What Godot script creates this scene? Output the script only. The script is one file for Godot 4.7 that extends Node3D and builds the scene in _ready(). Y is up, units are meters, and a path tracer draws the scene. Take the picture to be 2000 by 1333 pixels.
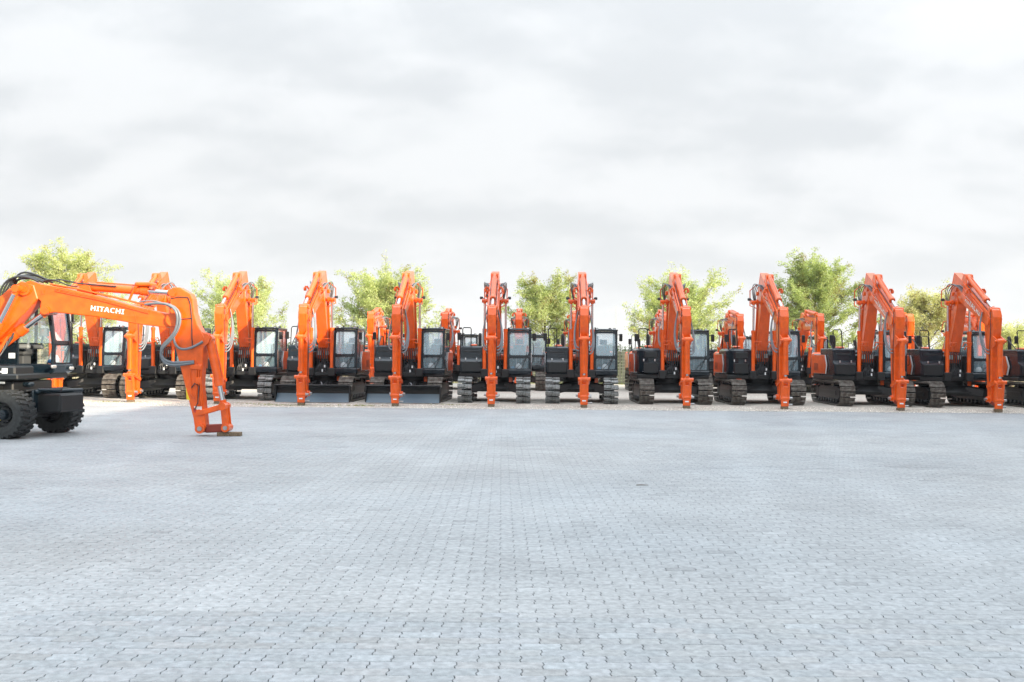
extends Node3D

# ---------------------------------------------------------------- mesh builder
class MB:
	var v := PackedVector3Array()
	var n := PackedVector3Array()
	var c := PackedColorArray()
	var t := Transform3D()
	var col = null

	func tri(a: Vector3, b: Vector3, d: Vector3) -> void:      # counter-clockwise seen from outside
		var nn := (b - a).cross(d - a)
		if nn.length_squared() < 1e-14:
			return
		nn = (t.basis * nn).normalized()
		v.append(t * a); v.append(t * d); v.append(t * b)
		n.append(nn); n.append(nn); n.append(nn)
		if col != null:
			c.append(col); c.append(col); c.append(col)

	func quad(a: Vector3, b: Vector3, d: Vector3, e: Vector3) -> void:
		tri(a, b, d); tri(a, d, e)

	func smooth_quad(p: Array, m: Array) -> void:
		for k in [[0, 2, 1], [0, 3, 2]]:
			for i in k:
				v.append(t * p[i]); n.append((t.basis * m[i]).normalized())
				if col != null:
					c.append(col)

	static func inset(poly: PackedVector2Array, d: float) -> PackedVector2Array:
		var out := PackedVector2Array()
		var k := poly.size()
		for i in k:
			var p := poly[i]
			var e0 := (p - poly[(i + k - 1) % k]).normalized()
			var e1 := (poly[(i + 1) % k] - p).normalized()
			var n0 := Vector2(-e0.y, e0.x)
			var n1 := Vector2(-e1.y, e1.x)
			var b := n0 + n1
			var l := b.length()
			if l < 0.2:
				out.append(p + n0 * d)
			else:
				b /= l
				out.append(p + b * d / maxf(0.45, b.dot(n0)))
		return out

	# polygon with (u, v) laid on axes U, V, extruded along W = U x V from w0 to w1 (w may vary per corner)
	func extrude(poly: PackedVector2Array, o: Vector3, U: Vector3, V: Vector3, w0, w1, bev := 0.0) -> void:
		var W := U.cross(V)
		var k := poly.size()
		var area := 0.0
		for i in k:
			area += poly[i].cross(poly[(i + 1) % k])
		var a0: Array = []
		var a1: Array = []
		for i in k:
			a0.append(w0[i] if w0 is Array else float(w0))
			a1.append(w1[i] if w1 is Array else float(w1))
		if area < 0.0:
			poly = poly.duplicate()
			poly.reverse()
			a0.reverse(); a1.reverse()
		var q := inset(poly, bev) if bev > 0.0 else poly
		var lo := []; var hi := []; var lo2 := []; var hi2 := []
		for i in k:
			var b3 := o + U * poly[i].x + V * poly[i].y
			var i3 := o + U * q[i].x + V * q[i].y
			lo.append(b3 + W * (a0[i] + bev)); hi.append(b3 + W * (a1[i] - bev))
			lo2.append(i3 + W * a0[i]); hi2.append(i3 + W * a1[i])
		for i in k:
			var j := (i + 1) % k
			quad(lo[i], lo[j], hi[j], hi[i])
			if bev > 0.0:
				quad(hi[i], hi[j], hi2[j], hi2[i])
				quad(lo2[i], lo2[j], lo[j], lo[i])
		var ix := Geometry2D.triangulate_polygon(q)
		for m in range(0, ix.size(), 3):
			var A := ix[m]; var B := ix[m + 1]; var C := ix[m + 2]
			if (q[B] - q[A]).cross(q[C] - q[A]) < 0.0:
				var s := B; B = C; C = s
			tri(hi2[A], hi2[B], hi2[C])
			tri(lo2[A], lo2[C], lo2[B])

	# side profile in (z, y), extruded across x between x0 and x1
	func side(poly: PackedVector2Array, x0: float, x1: float, bev := 0.0) -> void:
		extrude(poly, Vector3.ZERO, Vector3(0, 0, 1), Vector3(0, 1, 0), -x1, -x0, bev)

	func side_w(poly: PackedVector2Array, hw: Array, bev := 0.0, x := 0.0) -> void:
		var a := []; var b := []
		for h in hw:
			a.append(-x - h); b.append(-x + h)
		extrude(poly, Vector3.ZERO, Vector3(0, 0, 1), Vector3(0, 1, 0), a, b, bev)

	# plan outline in (x, -z), raised from y0 to y1
	func plan(poly: PackedVector2Array, y0: float, y1: float, bev := 0.0) -> void:
		extrude(poly, Vector3.ZERO, Vector3(1, 0, 0), Vector3(0, 0, -1), y0, y1, bev)

	# front outline in (x, y), from z0 to z1
	func front(poly: PackedVector2Array, z0: float, z1: float, bev := 0.0) -> void:
		extrude(poly, Vector3.ZERO, Vector3(1, 0, 0), Vector3(0, 1, 0), z0, z1, bev)

	func box(o: Vector3, s: Vector3, bev := 0.0) -> void:
		var h := s * 0.5
		if bev > 0.0:
			var b := minf(bev, 0.45 * minf(s.y, s.z))
			side(PackedVector2Array([Vector2(o.z - h.z + b, o.y - h.y), Vector2(o.z + h.z - b, o.y - h.y), Vector2(o.z + h.z, o.y - h.y + b), Vector2(o.z + h.z, o.y + h.y - b), Vector2(o.z + h.z - b, o.y + h.y), Vector2(o.z - h.z + b, o.y + h.y), Vector2(o.z - h.z, o.y + h.y - b), Vector2(o.z - h.z, o.y - h.y + b)]), o.x - h.x, o.x + h.x, minf(bev, 0.4 * s.x))
		else:
			side(PackedVector2Array([Vector2(o.z - h.z, o.y - h.y), Vector2(o.z + h.z, o.y - h.y), Vector2(o.z + h.z, o.y + h.y), Vector2(o.z - h.z, o.y + h.y)]), o.x - h.x, o.x + h.x)

	# a bar of rectangular section between two points (width across "side" axis, thickness on the other)
	func bar(a: Vector3, b: Vector3, w: float, h: float, across := Vector3(1, 0, 0), bev := 0.0) -> void:
		var d := (b - a)
		var l := d.length()
		d /= l
		var x := (across - d * across.dot(d)).normalized()
		var y := d.cross(x)
		var keep := t
		t = keep * Transform3D(Basis(x, y, d), (a + b) * 0.5)
		box(Vector3.ZERO, Vector3(w, h, l), bev)
		t = keep

	func tube(pts: Array, r, sides := 8, caps := true) -> void:
		var k := pts.size()
		var rings := []
		var nors := []
		var ref := Vector3.UP
		for i in k:
			var d: Vector3 = (pts[mini(i + 1, k - 1)] - pts[maxi(i - 1, 0)]).normalized()
			if i == 0:
				ref = Vector3.UP if absf(d.y) < 0.9 else Vector3.RIGHT
			var x := (ref - d * ref.dot(d)).normalized()
			ref = x
			var y := d.cross(x)
			var rr: float = r[i] if r is Array else float(r)
			var ring := []
			var nr := []
			for s in sides:
				var a := TAU * s / sides
				var m := x * cos(a) + y * sin(a)
				nr.append(m); ring.append(pts[i] + m * rr)
			rings.append(ring); nors.append(nr)
		for i in k - 1:
			for s in sides:
				var q := (s + 1) % sides
				smooth_quad([rings[i][s], rings[i][q], rings[i + 1][q], rings[i + 1][s]], [nors[i][s], nors[i][q], nors[i + 1][q], nors[i + 1][s]])
		if caps:
			for s in range(1, sides - 1):
				tri(rings[0][0], rings[0][s + 1], rings[0][s])
				tri(rings[k - 1][0], rings[k - 1][s], rings[k - 1][s + 1])

	func cyl(a: Vector3, b: Vector3, r: float, sides := 12) -> void:
		tube([a, b], r, sides)

	# profile of (radius, height along axis) turned round an axis through o
	func lathe(prof: Array, o: Vector3, axis: Vector3, sides := 20) -> void:
		var x := (Vector3.UP if absf(axis.y) < 0.9 else Vector3.RIGHT)
		x = (x - axis * x.dot(axis)).normalized()
		var y := axis.cross(x)
		for i in prof.size() - 1:
			var p: Vector2 = prof[i]
			var q: Vector2 = prof[i + 1]
			var e := (q - p)
			var nr := Vector2(e.y, -e.x).normalized()
			for s in sides:
				var a := TAU * s / sides
				var b := TAU * (s + 1) / sides
				var ma := x * cos(a) + y * sin(a)
				var mb := x * cos(b) + y * sin(b)
				var na := ma * nr.x + axis * nr.y
				var nb := mb * nr.x + axis * nr.y
				smooth_quad([o + ma * p.x + axis * p.y, o + mb * p.x + axis * p.y, o + mb * q.x + axis * q.y, o + ma * q.x + axis * q.y], [na, nb, nb, na])

	func mesh(m: Material) -> ArrayMesh:
		var a := []
		a.resize(Mesh.ARRAY_MAX)
		a[Mesh.ARRAY_VERTEX] = v
		a[Mesh.ARRAY_NORMAL] = n
		if c.size() == v.size() and c.size() > 0:
			a[Mesh.ARRAY_COLOR] = c
		var out := ArrayMesh.new()
		out.add_surface_from_arrays(Mesh.PRIMITIVE_TRIANGLES, a)
		out.surface_set_material(0, m)
		return out

var M := {}
var taken := {}
var rng := RandomNumberGenerator.new()

func V2(a: Array) -> PackedVector2Array:
	var out := PackedVector2Array()
	for i in range(0, a.size(), 2):
		out.append(Vector2(a[i], a[i + 1]))
	return out

func numbered(called: String) -> String:
	if not taken.has(called):
		taken[called] = 0
		return called
	taken[called] += 1
	return "%s_%03d" % [called, taken[called]]

func obj(called: String, mb, m: Material, parent: Node = self) -> MeshInstance3D:
	var o := MeshInstance3D.new()
	o.mesh = mb.mesh(m) if mb is MB else mb
	if parent == self:
		o.name = numbered(called)
	else:
		var k := 0
		var nm := called
		while parent.has_node(NodePath(nm)):
			k += 1
			nm = "%s_%03d" % [called, k]
		o.name = nm
	parent.add_child(o, true)
	return o

func thing(called: String, label: String, category: String, at := Vector3.ZERO, turn := 0.0, group := "") -> Node3D:
	var o := Node3D.new()
	o.name = numbered(called)
	add_child(o, true)
	o.position = at
	o.rotation.y = turn
	tag(o, label, category, group)
	return o

func tag(o: Node, label: String, category: String, group := "") -> Node:
	o.set_meta("label", label)
	o.set_meta("category", category)
	if group != "":
		o.set_meta("group", group)
	return o

func structure(o: Node, label := "") -> Node:
	o.set_meta("kind", "structure")
	if label != "":
		o.set_meta("label", label)
	return o

func copy_of(src: Node3D, called: String, label: String, at: Vector3, turn: float) -> Node3D:
	var o: Node3D = src.duplicate()
	o.name = numbered(called)
	add_child(o, true)
	o.position = at
	o.rotation.y = turn
	o.set_meta("label", label)
	return o

func lin(r: float, g: float, b: float) -> Color:            # real-world linear base colour
	return Color(r, g, b).linear_to_srgb()

func mat(r: float, g: float, b: float, rough := 0.6, metal := 0.0, spec := 0.5) -> StandardMaterial3D:
	var m := StandardMaterial3D.new()
	m.albedo_color = lin(r, g, b)
	m.roughness = rough
	m.metallic = metal
	m.metallic_specular = spec
	return m

func noise_tex(seed_: int, freq: float, lo: Color, hi: Color, size := 512, oct := 5, mid = null) -> NoiseTexture2D:
	var nz := FastNoiseLite.new()
	nz.seed = seed_
	nz.noise_type = FastNoiseLite.TYPE_SIMPLEX_SMOOTH
	nz.frequency = freq
	nz.fractal_octaves = oct
	var t := NoiseTexture2D.new()
	t.width = size; t.height = size
	t.seamless = true
	t.noise = nz
	var g := Gradient.new()
	g.set_color(0, lo); g.set_color(1, hi)
	if mid != null:
		g.add_point(0.5, mid)
	t.color_ramp = g
	return t

func triplanar(m: StandardMaterial3D, tex: Texture2D, scale: float, world := true) -> void:
	m.albedo_texture = tex
	m.uv1_triplanar = true
	m.uv1_world_triplanar = world
	m.uv1_scale = Vector3(scale, scale, scale)

func make_materials() -> void:
	var orange := mat(0.92, 0.128, 0.006, 0.32, 0.0, 0.42)
	orange.clearcoat_enabled = true
	orange.clearcoat = 0.55
	orange.clearcoat_roughness = 0.08
	triplanar(orange, noise_tex(5, 0.012, Color(0.84, 0.82, 0.82), Color(1, 1, 1), 512, 6), 0.5, false)
	M.orange = orange
	M.charcoal = mat(0.004, 0.011, 0.018, 0.26, 0.0, 0.4)
	M.charcoal.clearcoat_enabled = true
	M.charcoal.clearcoat = 0.3
	M.charcoal.clearcoat_roughness = 0.1
	M.black = mat(0.006, 0.007, 0.008, 0.5)
	M.frame = mat(0.008, 0.011, 0.013, 0.40)
	var tr := mat(0.30, 0.29, 0.27, 0.5, 0.3)
	triplanar(tr, noise_tex(8, 0.03, Color(0.45, 0.42, 0.38), Color(1, 1, 1), 256, 5), 0.8, false)
	M.track = tr
	var pad := mat(0.30, 0.325, 0.33, 0.42)
	triplanar(pad, noise_tex(9, 0.04, Color(0.55, 0.55, 0.53), Color(1, 1, 1), 256, 5), 1.1, false)
	M.pad = pad
	var tyre := mat(0.034, 0.038, 0.040, 0.62)
	triplanar(tyre, noise_tex(19, 0.04, Color(0.6, 0.6, 0.58), Color(1, 1, 1), 256, 5), 0.9, false)
	M.tyre = tyre
	M.chrome = mat(0.62, 0.64, 0.66, 0.18, 1.0)
	M.hose = mat(0.03, 0.034, 0.038, 0.42)
	M.grey_hose = mat(0.16, 0.18, 0.20, 0.38)
	M.steel = mat(0.35, 0.36, 0.37, 0.4, 0.7)
	M.white = mat(0.78, 0.78, 0.76, 0.5)
	M.yellow = mat(0.75, 0.52, 0.02, 0.5)
	M.red = mat(0.45, 0.03, 0.02, 0.5)
	M.rust = mat(0.20, 0.022, 0.010, 0.55)
	M.seat = mat(0.05, 0.055, 0.06, 0.8)
	M.interior = mat(0.20, 0.22, 0.23, 0.7)
	M.film = mat(0.72, 0.76, 0.78, 0.35)
	M.blue_rag = mat(0.05, 0.22, 0.50, 0.7)
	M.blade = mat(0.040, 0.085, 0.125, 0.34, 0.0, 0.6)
	M.lamp = mat(0.55, 0.57, 0.58, 0.12, 0.6)
	var g := StandardMaterial3D.new()
	g.albedo_color = Color(0.62, 0.76, 0.82, 0.16)
	g.transparency = BaseMaterial3D.TRANSPARENCY_ALPHA
	g.roughness = 0.03
	g.metallic_specular = 0.75
	M.glass = g
	# windscreen glass: pale sheen of reflected sky put into its colour
	var d := StandardMaterial3D.new()
	d.albedo_color = Color(0.80, 0.93, 0.98, 0.27)
	d.transparency = BaseMaterial3D.TRANSPARENCY_ALPHA
	d.roughness = 0.04
	d.metallic_specular = 0.85
	M.sheen_glass = d
	var wood := mat(0.30, 0.22, 0.14, 0.85)
	triplanar(wood, noise_tex(31, 0.05, Color(0.5, 0.48, 0.45), Color(1, 1, 1), 256, 4), 2.0, false)
	M.wood = wood
	M.bark = mat(0.11, 0.085, 0.06, 0.9)
	M.galv = mat(0.42, 0.44, 0.42, 0.5, 0.3)
	M.cream = mat(0.62, 0.58, 0.42, 0.6)

func _ready() -> void:
	var cam := Camera3D.new()
	cam.name = "camera"
	cam.fov = 36.86
	cam.near = 0.1
	cam.far = 4000.0
	add_child(cam)
	cam.position = Vector3(0, 2.0, 0)
	cam.rotation_order = EULER_ORDER_YXZ
	cam.rotation = Vector3(0.0118, 0.0200, 0.0070)
	cam.current = true
	var we := WorldEnvironment.new()
	we.name = "environment"
	var env := Environment.new()
	env.background_mode = Environment.BG_SKY
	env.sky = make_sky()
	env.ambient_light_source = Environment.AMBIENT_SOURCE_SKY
	env.tonemap_mode = Environment.TONE_MAPPER_LINEAR
	env.tonemap_exposure = 2.3
	env.sdfgi_enabled = true
	env.ssao_enabled = true
	env.ssil_enabled = true
	env.fog_enabled = true
	env.fog_density = 0.00025
	env.fog_light_color = Color(0.93, 0.95, 0.97)
	we.environment = env
	add_child(we)
	var sun := DirectionalLight3D.new()
	sun.name = "sun"
	sun.light_energy = 1.6
	sun.light_color = Color(1.0, 0.93, 0.82)
	sun.light_angular_distance = 0.6
	sun.shadow_enabled = true
	add_child(sun)
	# low sun behind the camera's right shoulder
	sun.look_at_from_position(Vector3(1.0, 0.45, 0.8) * 10.0, Vector3.ZERO)
	rng.seed = 1
	make_materials()
	make_ground()
	make_hall()
	make_fence()
	make_pylon()
	make_plants()
	make_machines()

# ---------------------------------------------------------------- sky
func make_sky() -> Sky:
	var w := 2048
	var h := 1024
	var im := Image.create(w, h, false, Image.FORMAT_RGBF)
	im.fill(Color(0.25, 0.26, 0.27))
	var n1 := FastNoiseLite.new()
	n1.seed = 41
	n1.noise_type = FastNoiseLite.TYPE_SIMPLEX_SMOOTH
	n1.frequency = 1.55
	n1.fractal_octaves = 5
	n1.fractal_gain = 0.52
	n1.domain_warp_enabled = true
	n1.domain_warp_amplitude = 0.45
	n1.domain_warp_frequency = 0.8
	var n2 := FastNoiseLite.new()
	n2.seed = 77
	n2.noise_type = FastNoiseLite.TYPE_SIMPLEX_SMOOTH
	n2.frequency = 3.6
	n2.fractal_octaves = 5
	for j in h / 2:
		var el := PI * (0.5 - (j + 0.5) / h)
		var y := sin(el)
		var cl := 1.0 / (y + 0.34)
		var cie := (1.0 + SKY_RISE * y * y * y) * SKY_BASE
		var hz := exp(-y * 16.0)
		for i in w:
			var az := TAU * (i + 0.5) / w
			var x := sin(az) * cos(el) * cl
			var z := -cos(az) * cos(el) * cl
			var f := n1.get_noise_2d(x * 1.0, z * 1.15) + 0.85 * n2.get_noise_2d(x * 0.8, z * 1.5)
			f = smoothstep(-0.62, 0.60, f)
			f = lerpf(f, 0.72, hz * 0.75)
			# forward scatter round the sun, added out of view to light the machine fronts
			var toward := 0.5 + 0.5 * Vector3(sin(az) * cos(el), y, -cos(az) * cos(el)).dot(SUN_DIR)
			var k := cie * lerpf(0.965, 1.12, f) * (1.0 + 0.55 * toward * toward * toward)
			# thin cloud is whiter, thick cloud a little bluer grey
			im.set_pixel(i, j, Color(k * lerpf(0.955, 0.985, f) * (1.0 - 0.06 * y), k * lerpf(0.985, 1.0, f), k * lerpf(1.015, 1.015, f) * (1.0 + 0.06 * y)))
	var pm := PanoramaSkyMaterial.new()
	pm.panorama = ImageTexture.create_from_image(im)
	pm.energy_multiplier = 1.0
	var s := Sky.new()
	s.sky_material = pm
	return s

# ---------------------------------------------------------------- ground
func sheet(called: String, x0: float, x1: float, z0: float, z1: float, y: float, m: Material, parent: Node = self) -> MeshInstance3D:
	var b := MB.new()
	b.quad(Vector3(x0, y, z1), Vector3(x1, y, z1), Vector3(x1, y, z0), Vector3(x0, y, z0))
	return obj(called, b, m, parent)

const BL := 0.28
const BW := 0.14
const PAVE_TURN := 0.030

func brick_mesh(seed_: int, tone: Color, m: Material) -> ArrayMesh:
	var r := RandomNumberGenerator.new()
	r.seed = seed_
	var g := 0.0022
	var hl := BL / 2 - 0.0029
	var hw := BW / 2 - g * 1.15
	var s := -0.008
	var ends := [Vector2(hl, -hw), Vector2(hl + s, -hw * 0.30), Vector2(hl - s, hw * 0.30), Vector2(hl, hw)]
	var poly := PackedVector2Array(ends)
	for i in 4:
		poly.append(Vector2(ends[3 - i].x - BL + 0.0058, ends[3 - i].y))
	for i in poly.size():
		poly[i] += Vector2(r.randf_range(-1, 1), r.randf_range(-1, 1)) * 0.0007
	var b := MB.new()
	b.col = tone
	var bev := 0.0036
	var q := MB.inset(poly, bev)
	var k := poly.size()
	var e := r.randf_range(-0.0006, 0.0006)
	for i in k:
		var j := (i + 1) % k
		var p0 := Vector3(poly[i].x, -0.024, -poly[i].y)
		var p1 := Vector3(poly[j].x, -0.024, -poly[j].y)
		var u0 := Vector3(poly[i].x, e - bev, -poly[i].y)
		var u1 := Vector3(poly[j].x, e - bev, -poly[j].y)
		b.quad(p0, p1, u1, u0)
		b.quad(u0, u1, Vector3(q[j].x, e, -q[j].y), Vector3(q[i].x, e, -q[i].y))
	var ix := Geometry2D.triangulate_polygon(q)
	for i in range(0, ix.size(), 3):
		var A := ix[i]; var B := ix[i + 1]; var C := ix[i + 2]
		if (q[B] - q[A]).cross(q[C] - q[A]) < 0.0:
			var sw := B; B = C; C = sw
		b.tri(Vector3(q[A].x, e, -q[A].y), Vector3(q[B].x, e, -q[B].y), Vector3(q[C].x, e, -q[C].y))
	return b.mesh(m)

func make_ground() -> void:
	var field := mat(0.13, 0.15, 0.055, 0.95)
	triplanar(field, noise_tex(61, 0.02, Color(0.6, 0.62, 0.5), Color(1, 1, 1), 512, 6), 0.05)
	structure(sheet("grass_field", -2500, 2500, -3000, 60, -0.30, field), "flat green field behind the fence")
	# gravel yard under the tracked machines
	var gravel := mat(0.64, 0.61, 0.56, 0.95)
	triplanar(gravel, noise_tex(62, 0.06, Color(0.66, 0.64, 0.61), Color(1, 1, 1), 1024, 6), 0.4)
	gravel.normal_enabled = true
	gravel.normal_texture = normal_noise(63, 0.12, 6.0)
	gravel.normal_scale = 0.8
	var gb := MB.new()
	var gn := FastNoiseLite.new()
	gn.seed = 9
	gn.frequency = 0.45
	var xs := 150
	var zs := [-36.62, -36.75, -36.95, -37.2, -37.6, -38.1, -38.7, -39.4, -40.2, -41.2, -42.4, -44.0, -46.0, -49.0, -53.0, -58.0, -66.0]
	for i in xs:
		for j in zs.size() - 1:
			var p := []
			for q in [[i, j], [i + 1, j], [i + 1, j + 1], [i, j + 1]]:
				var x: float = lerpf(-48.0, 48.0, float(q[0]) / xs)
				var z: float = zs[q[1]] + GRAVEL_SKEW * x
				var rise: float = clampf((-36.62 - zs[q[1]]) / 1.0, 0.0, 1.0)
				p.append(Vector3(x, -0.01 + 0.05 * rise + (0.022 * gn.get_noise_2d(x, zs[q[1]]) + 0.012 * gn.get_noise_2d(x * 4, zs[q[1]] * 4)) * minf(1.0, rise * 3.0), z))
			gb.quad(p[0], p[1], p[2], p[3])
	structure(obj("gravel_yard", gb, gravel), "pale gravel strip on which the tracked excavators stand")
	# loose stones scattered along the edge
	var sb := MB.new()
	sb.lathe([Vector2(0.0, -0.5), Vector2(0.8, -0.3), Vector2(1.0, 0.05), Vector2(0.62, 0.42), Vector2(0.0, 0.55)], Vector3.ZERO, Vector3.UP, 6)
	var sm := mat(0.74, 0.71, 0.66, 0.95)
	sm.vertex_color_use_as_albedo = true
	scatter("loose_gravel", sb.mesh(sm), 9000, 21, func(r: RandomNumberGenerator):
		var x := r.randf_range(-24, 24)
		var d := 36.45 + absf(r.randfn(0.0, 1.0)) * 1.2
		var s := r.randf_range(0.008, 0.026)
		var tone := r.randf_range(0.5, 1.15)
		var y := 0.04 * clampf(d - 36.6, 0.0, 1.0)
		return [Transform3D(Basis.from_euler(Vector3(r.randf_range(-0.4, 0.4), r.randf() * TAU, 0)).scaled(Vector3(s, s * 0.7, s)), Vector3(x, y + s * 0.2, -d + GRAVEL_SKEW * x)), Color(tone, tone * 0.97, tone * 0.93)])
	# pale concrete edging between gravel and paving
	var edge := mat(0.52, 0.52, 0.50, 0.9)
	triplanar(edge, noise_tex(65, 0.03, Color(0.7, 0.7, 0.7), Color(1, 1, 1), 256, 5), 0.5)
	var eb := structure(Node3D.new(), "pale flush concrete edging stones between gravel and paving") as Node3D
	eb.name = "edging_kerb"
	add_child(eb)
	var es := MB.new()
	es.box(Vector3(0, -0.034, 0), Vector3(0.994, 0.08, 0.12), 0.006)
	var em := es.mesh(edge)
	for i in range(-24, 24):
		var o := obj("edging_stone", em, edge, eb)
		var x := i + 0.5
		o.position = Vector3(x, 0.0, -36.56 + GRAVEL_SKEW * x)
		o.rotation.y = -GRAVEL_SKEW
	# paving
	var pave := Node3D.new()
	pave.name = "paving"
	structure(pave, "wide grey interlocking block paving of the yard")
	add_child(pave)
	var bed := mat(0.125, 0.122, 0.112, 0.95)
	sheet("paving_bed", -70, 70, -36.6, 45, -0.016, bed, pave)
	var bm := mat(1, 1, 1, 0.62, 0.0, 0.45)
	bm.vertex_color_use_as_albedo = true
	triplanar(bm, noise_tex(66, 0.02, Color(0.80, 0.80, 0.80), Color(1, 1, 1), 1024, 7), 0.55)
	bm.normal_enabled = true
	bm.normal_texture = normal_noise(67, 0.16, 3.0)
	bm.normal_scale = 0.5
	var cn := FastNoiseLite.new()
	cn.seed = 5
	cn.frequency = 0.16
	cn.fractal_octaves = 4
	var variants := []
	for i in 18:
		variants.append(brick_mesh(100 + i, Color(1, 1, 1), bm))
	var shared := []
	var r := RandomNumberGenerator.new()
	r.seed = 12
	var cosp := cos(PAVE_TURN)
	var sinp := sin(PAVE_TURN)
	var rows := int(36.0 / BW)
	var list := []
	for j in range(18, rows + 8):
		var along := int(30.0 / BL)
		for i in range(-along, along + 1):
			var lx := (i + (0.5 if j % 2 else 0.0)) * BL
			var lz := -j * BW
			var x := lx * cosp + lz * sinp
			var z := -lx * sinp + lz * cosp
			if z < -36.5 + GRAVEL_SKEW * x + 0.06 or z > -1.5 or absf(x) > 0.62 * -z + 6.0:
				continue
			list.append(Vector3(x, 0, z))
	var picked := []
	var rest := []
	for p in list:
		if p.z < -6.15 and p.z > -8.25 and absf(p.x + 0.0) < 0.50 * -p.z + 0.0 and picked.size() < 330:
			picked.append(p)
		else:
			rest.append(p)
	picked.sort_custom(func(a, b): return a.z > b.z)
	while picked.size() > 300:
		rest.append(picked.pop_back())
	var tone_of := func(p: Vector3) -> Color:
		var k := 1.0 + 0.17 * cn.get_noise_2d(p.x * 0.5, p.z * 0.9) + 0.10 * cn.get_noise_2d(p.x * 3.0 + 50.0, p.z * 3.0) + r.randf_range(-0.045, 0.045)
		if r.randf() < 0.06:
			k *= r.randf_range(0.82, 1.14)
		k -= 0.12 * smoothstep(0.42, 0.6, cn.get_noise_2d(p.x * 1.6 - 90.0, p.z * 1.6 + 40.0))
		k += 0.08 * smoothstep(0.40, 0.6, cn.get_noise_2d(p.x * 2.2 + 190.0, p.z * 2.2 - 40.0))
		# worn paler lanes where machines drive in and out
		for lane in [[-3.2, 0.10], [-1.9, 0.10], [3.4, 0.16], [5.3, 0.20], [8.2, 0.30], [-7.0, -0.16], [-9.2, -0.24]]:
			var dx: float = absf(p.x - lane[0] + lane[1] * (p.z + 16.0))
			k += 0.13 * maxf(0.0, 1.0 - dx / 0.46) * (0.6 + 0.7 * cn.get_noise_2d(p.x * 5.0, p.z * 2.0))
		var u := cn.get_noise_2d(p.x * 0.7 + 300.0, p.z * 0.7)
		return Color(PAVE_R * k * (1.0 + 0.035 * u), PAVE_G * k, PAVE_B * k * (1.0 - 0.03 * u))
	for i in 24:
		var tc: Color = tone_of.call(Vector3(i * 3.7 - 30.0, 0, -7.0 - i * 0.9))
		shared.append(brick_mesh(300 + i, tc, bm))
	for p in picked:
		var o := obj_fast("brick", shared[r.randi() % shared.size()], pave)
		o.position = p + Vector3(0, r.randf_range(-0.0015, 0.0015), 0)
		o.rotation = Vector3(r.randf_range(-0.004, 0.004), PAVE_TURN + r.randf_range(-0.006, 0.006), r.randf_range(-0.003, 0.003))
	var per := []
	for i in variants.size():
		per.append([])
	for p in rest:
		per[r.randi() % variants.size()].append(p)
	# six brick shapes are joined into the one mass of remaining bricks
	var mm := MultiMesh.new()
	mm.transform_format = MultiMesh.TRANSFORM_3D
	mm.use_colors = true
	mm.mesh = variants[0]
	mm.instance_count = rest.size()
	var k := 0
	for p in rest:
		var flip := PI if r.randf() < 0.5 else 0.0
		mm.set_instance_transform(k, Transform3D(Basis.from_euler(Vector3(r.randf_range(-0.005, 0.005), PAVE_TURN + flip + r.randf_range(-0.006, 0.006), r.randf_range(-0.003, 0.003))), p + Vector3(0, r.randf_range(-0.0015, 0.0015), 0)))
		mm.set_instance_color(k, tone_of.call(p))
		k += 1
	var mi := MultiMeshInstance3D.new()
	mi.multimesh = mm
	mi.name = "bricks"
	mi.set_meta("kind", "stuff")
	pave.add_child(mi)
	# a stray twig and crumb lying on the bricks
	var tw := MB.new()
	tw.tube([Vector3(-0.09, 0.010, 0), Vector3(-0.02, 0.014, 0.01), Vector3(0.09, 0.010, -0.01)], [0.005, 0.007, 0.004], 6)
	var to := obj("twig", tw, M.bark)
	to.position = Vector3(1.68, 0, -15.6)
	tag(to, "thin dark twig lying alone on the open paving", "twig")

var fast_count := {}
func obj_fast(called: String, mesh: Mesh, parent: Node) -> MeshInstance3D:
	var key := str(parent.get_instance_id()) + called
	var k: int = fast_count.get(key, 0)
	fast_count[key] = k + 1
	var o := MeshInstance3D.new()
	o.mesh = mesh
	o.name = called if k == 0 else "%s_%03d" % [called, k]
	parent.add_child(o)
	return o

func normal_noise(seed_: int, freq: float, bump: float) -> NoiseTexture2D:
	var t := noise_tex(seed_, freq, Color(0, 0, 0), Color(1, 1, 1), 512, 4)
	t.color_ramp = null
	t.as_normal_map = true
	t.bump_strength = bump
	return t

func scatter(called: String, mesh: Mesh, count: int, seed_: int, make: Callable, parent: Node = self) -> MultiMeshInstance3D:
	var r := RandomNumberGenerator.new()
	r.seed = seed_
	var mm := MultiMesh.new()
	mm.transform_format = MultiMesh.TRANSFORM_3D
	mm.use_colors = true
	mm.mesh = mesh
	mm.instance_count = count
	for i in count:
		var a: Array = make.call(r)
		mm.set_instance_transform(i, a[0])
		mm.set_instance_color(i, a[1])
	var mi := MultiMeshInstance3D.new()
	mi.multimesh = mm
	mi.name = numbered(called) if parent == self else called
	mi.set_meta("kind", "stuff")
	parent.add_child(mi, true)
	return mi

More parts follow.
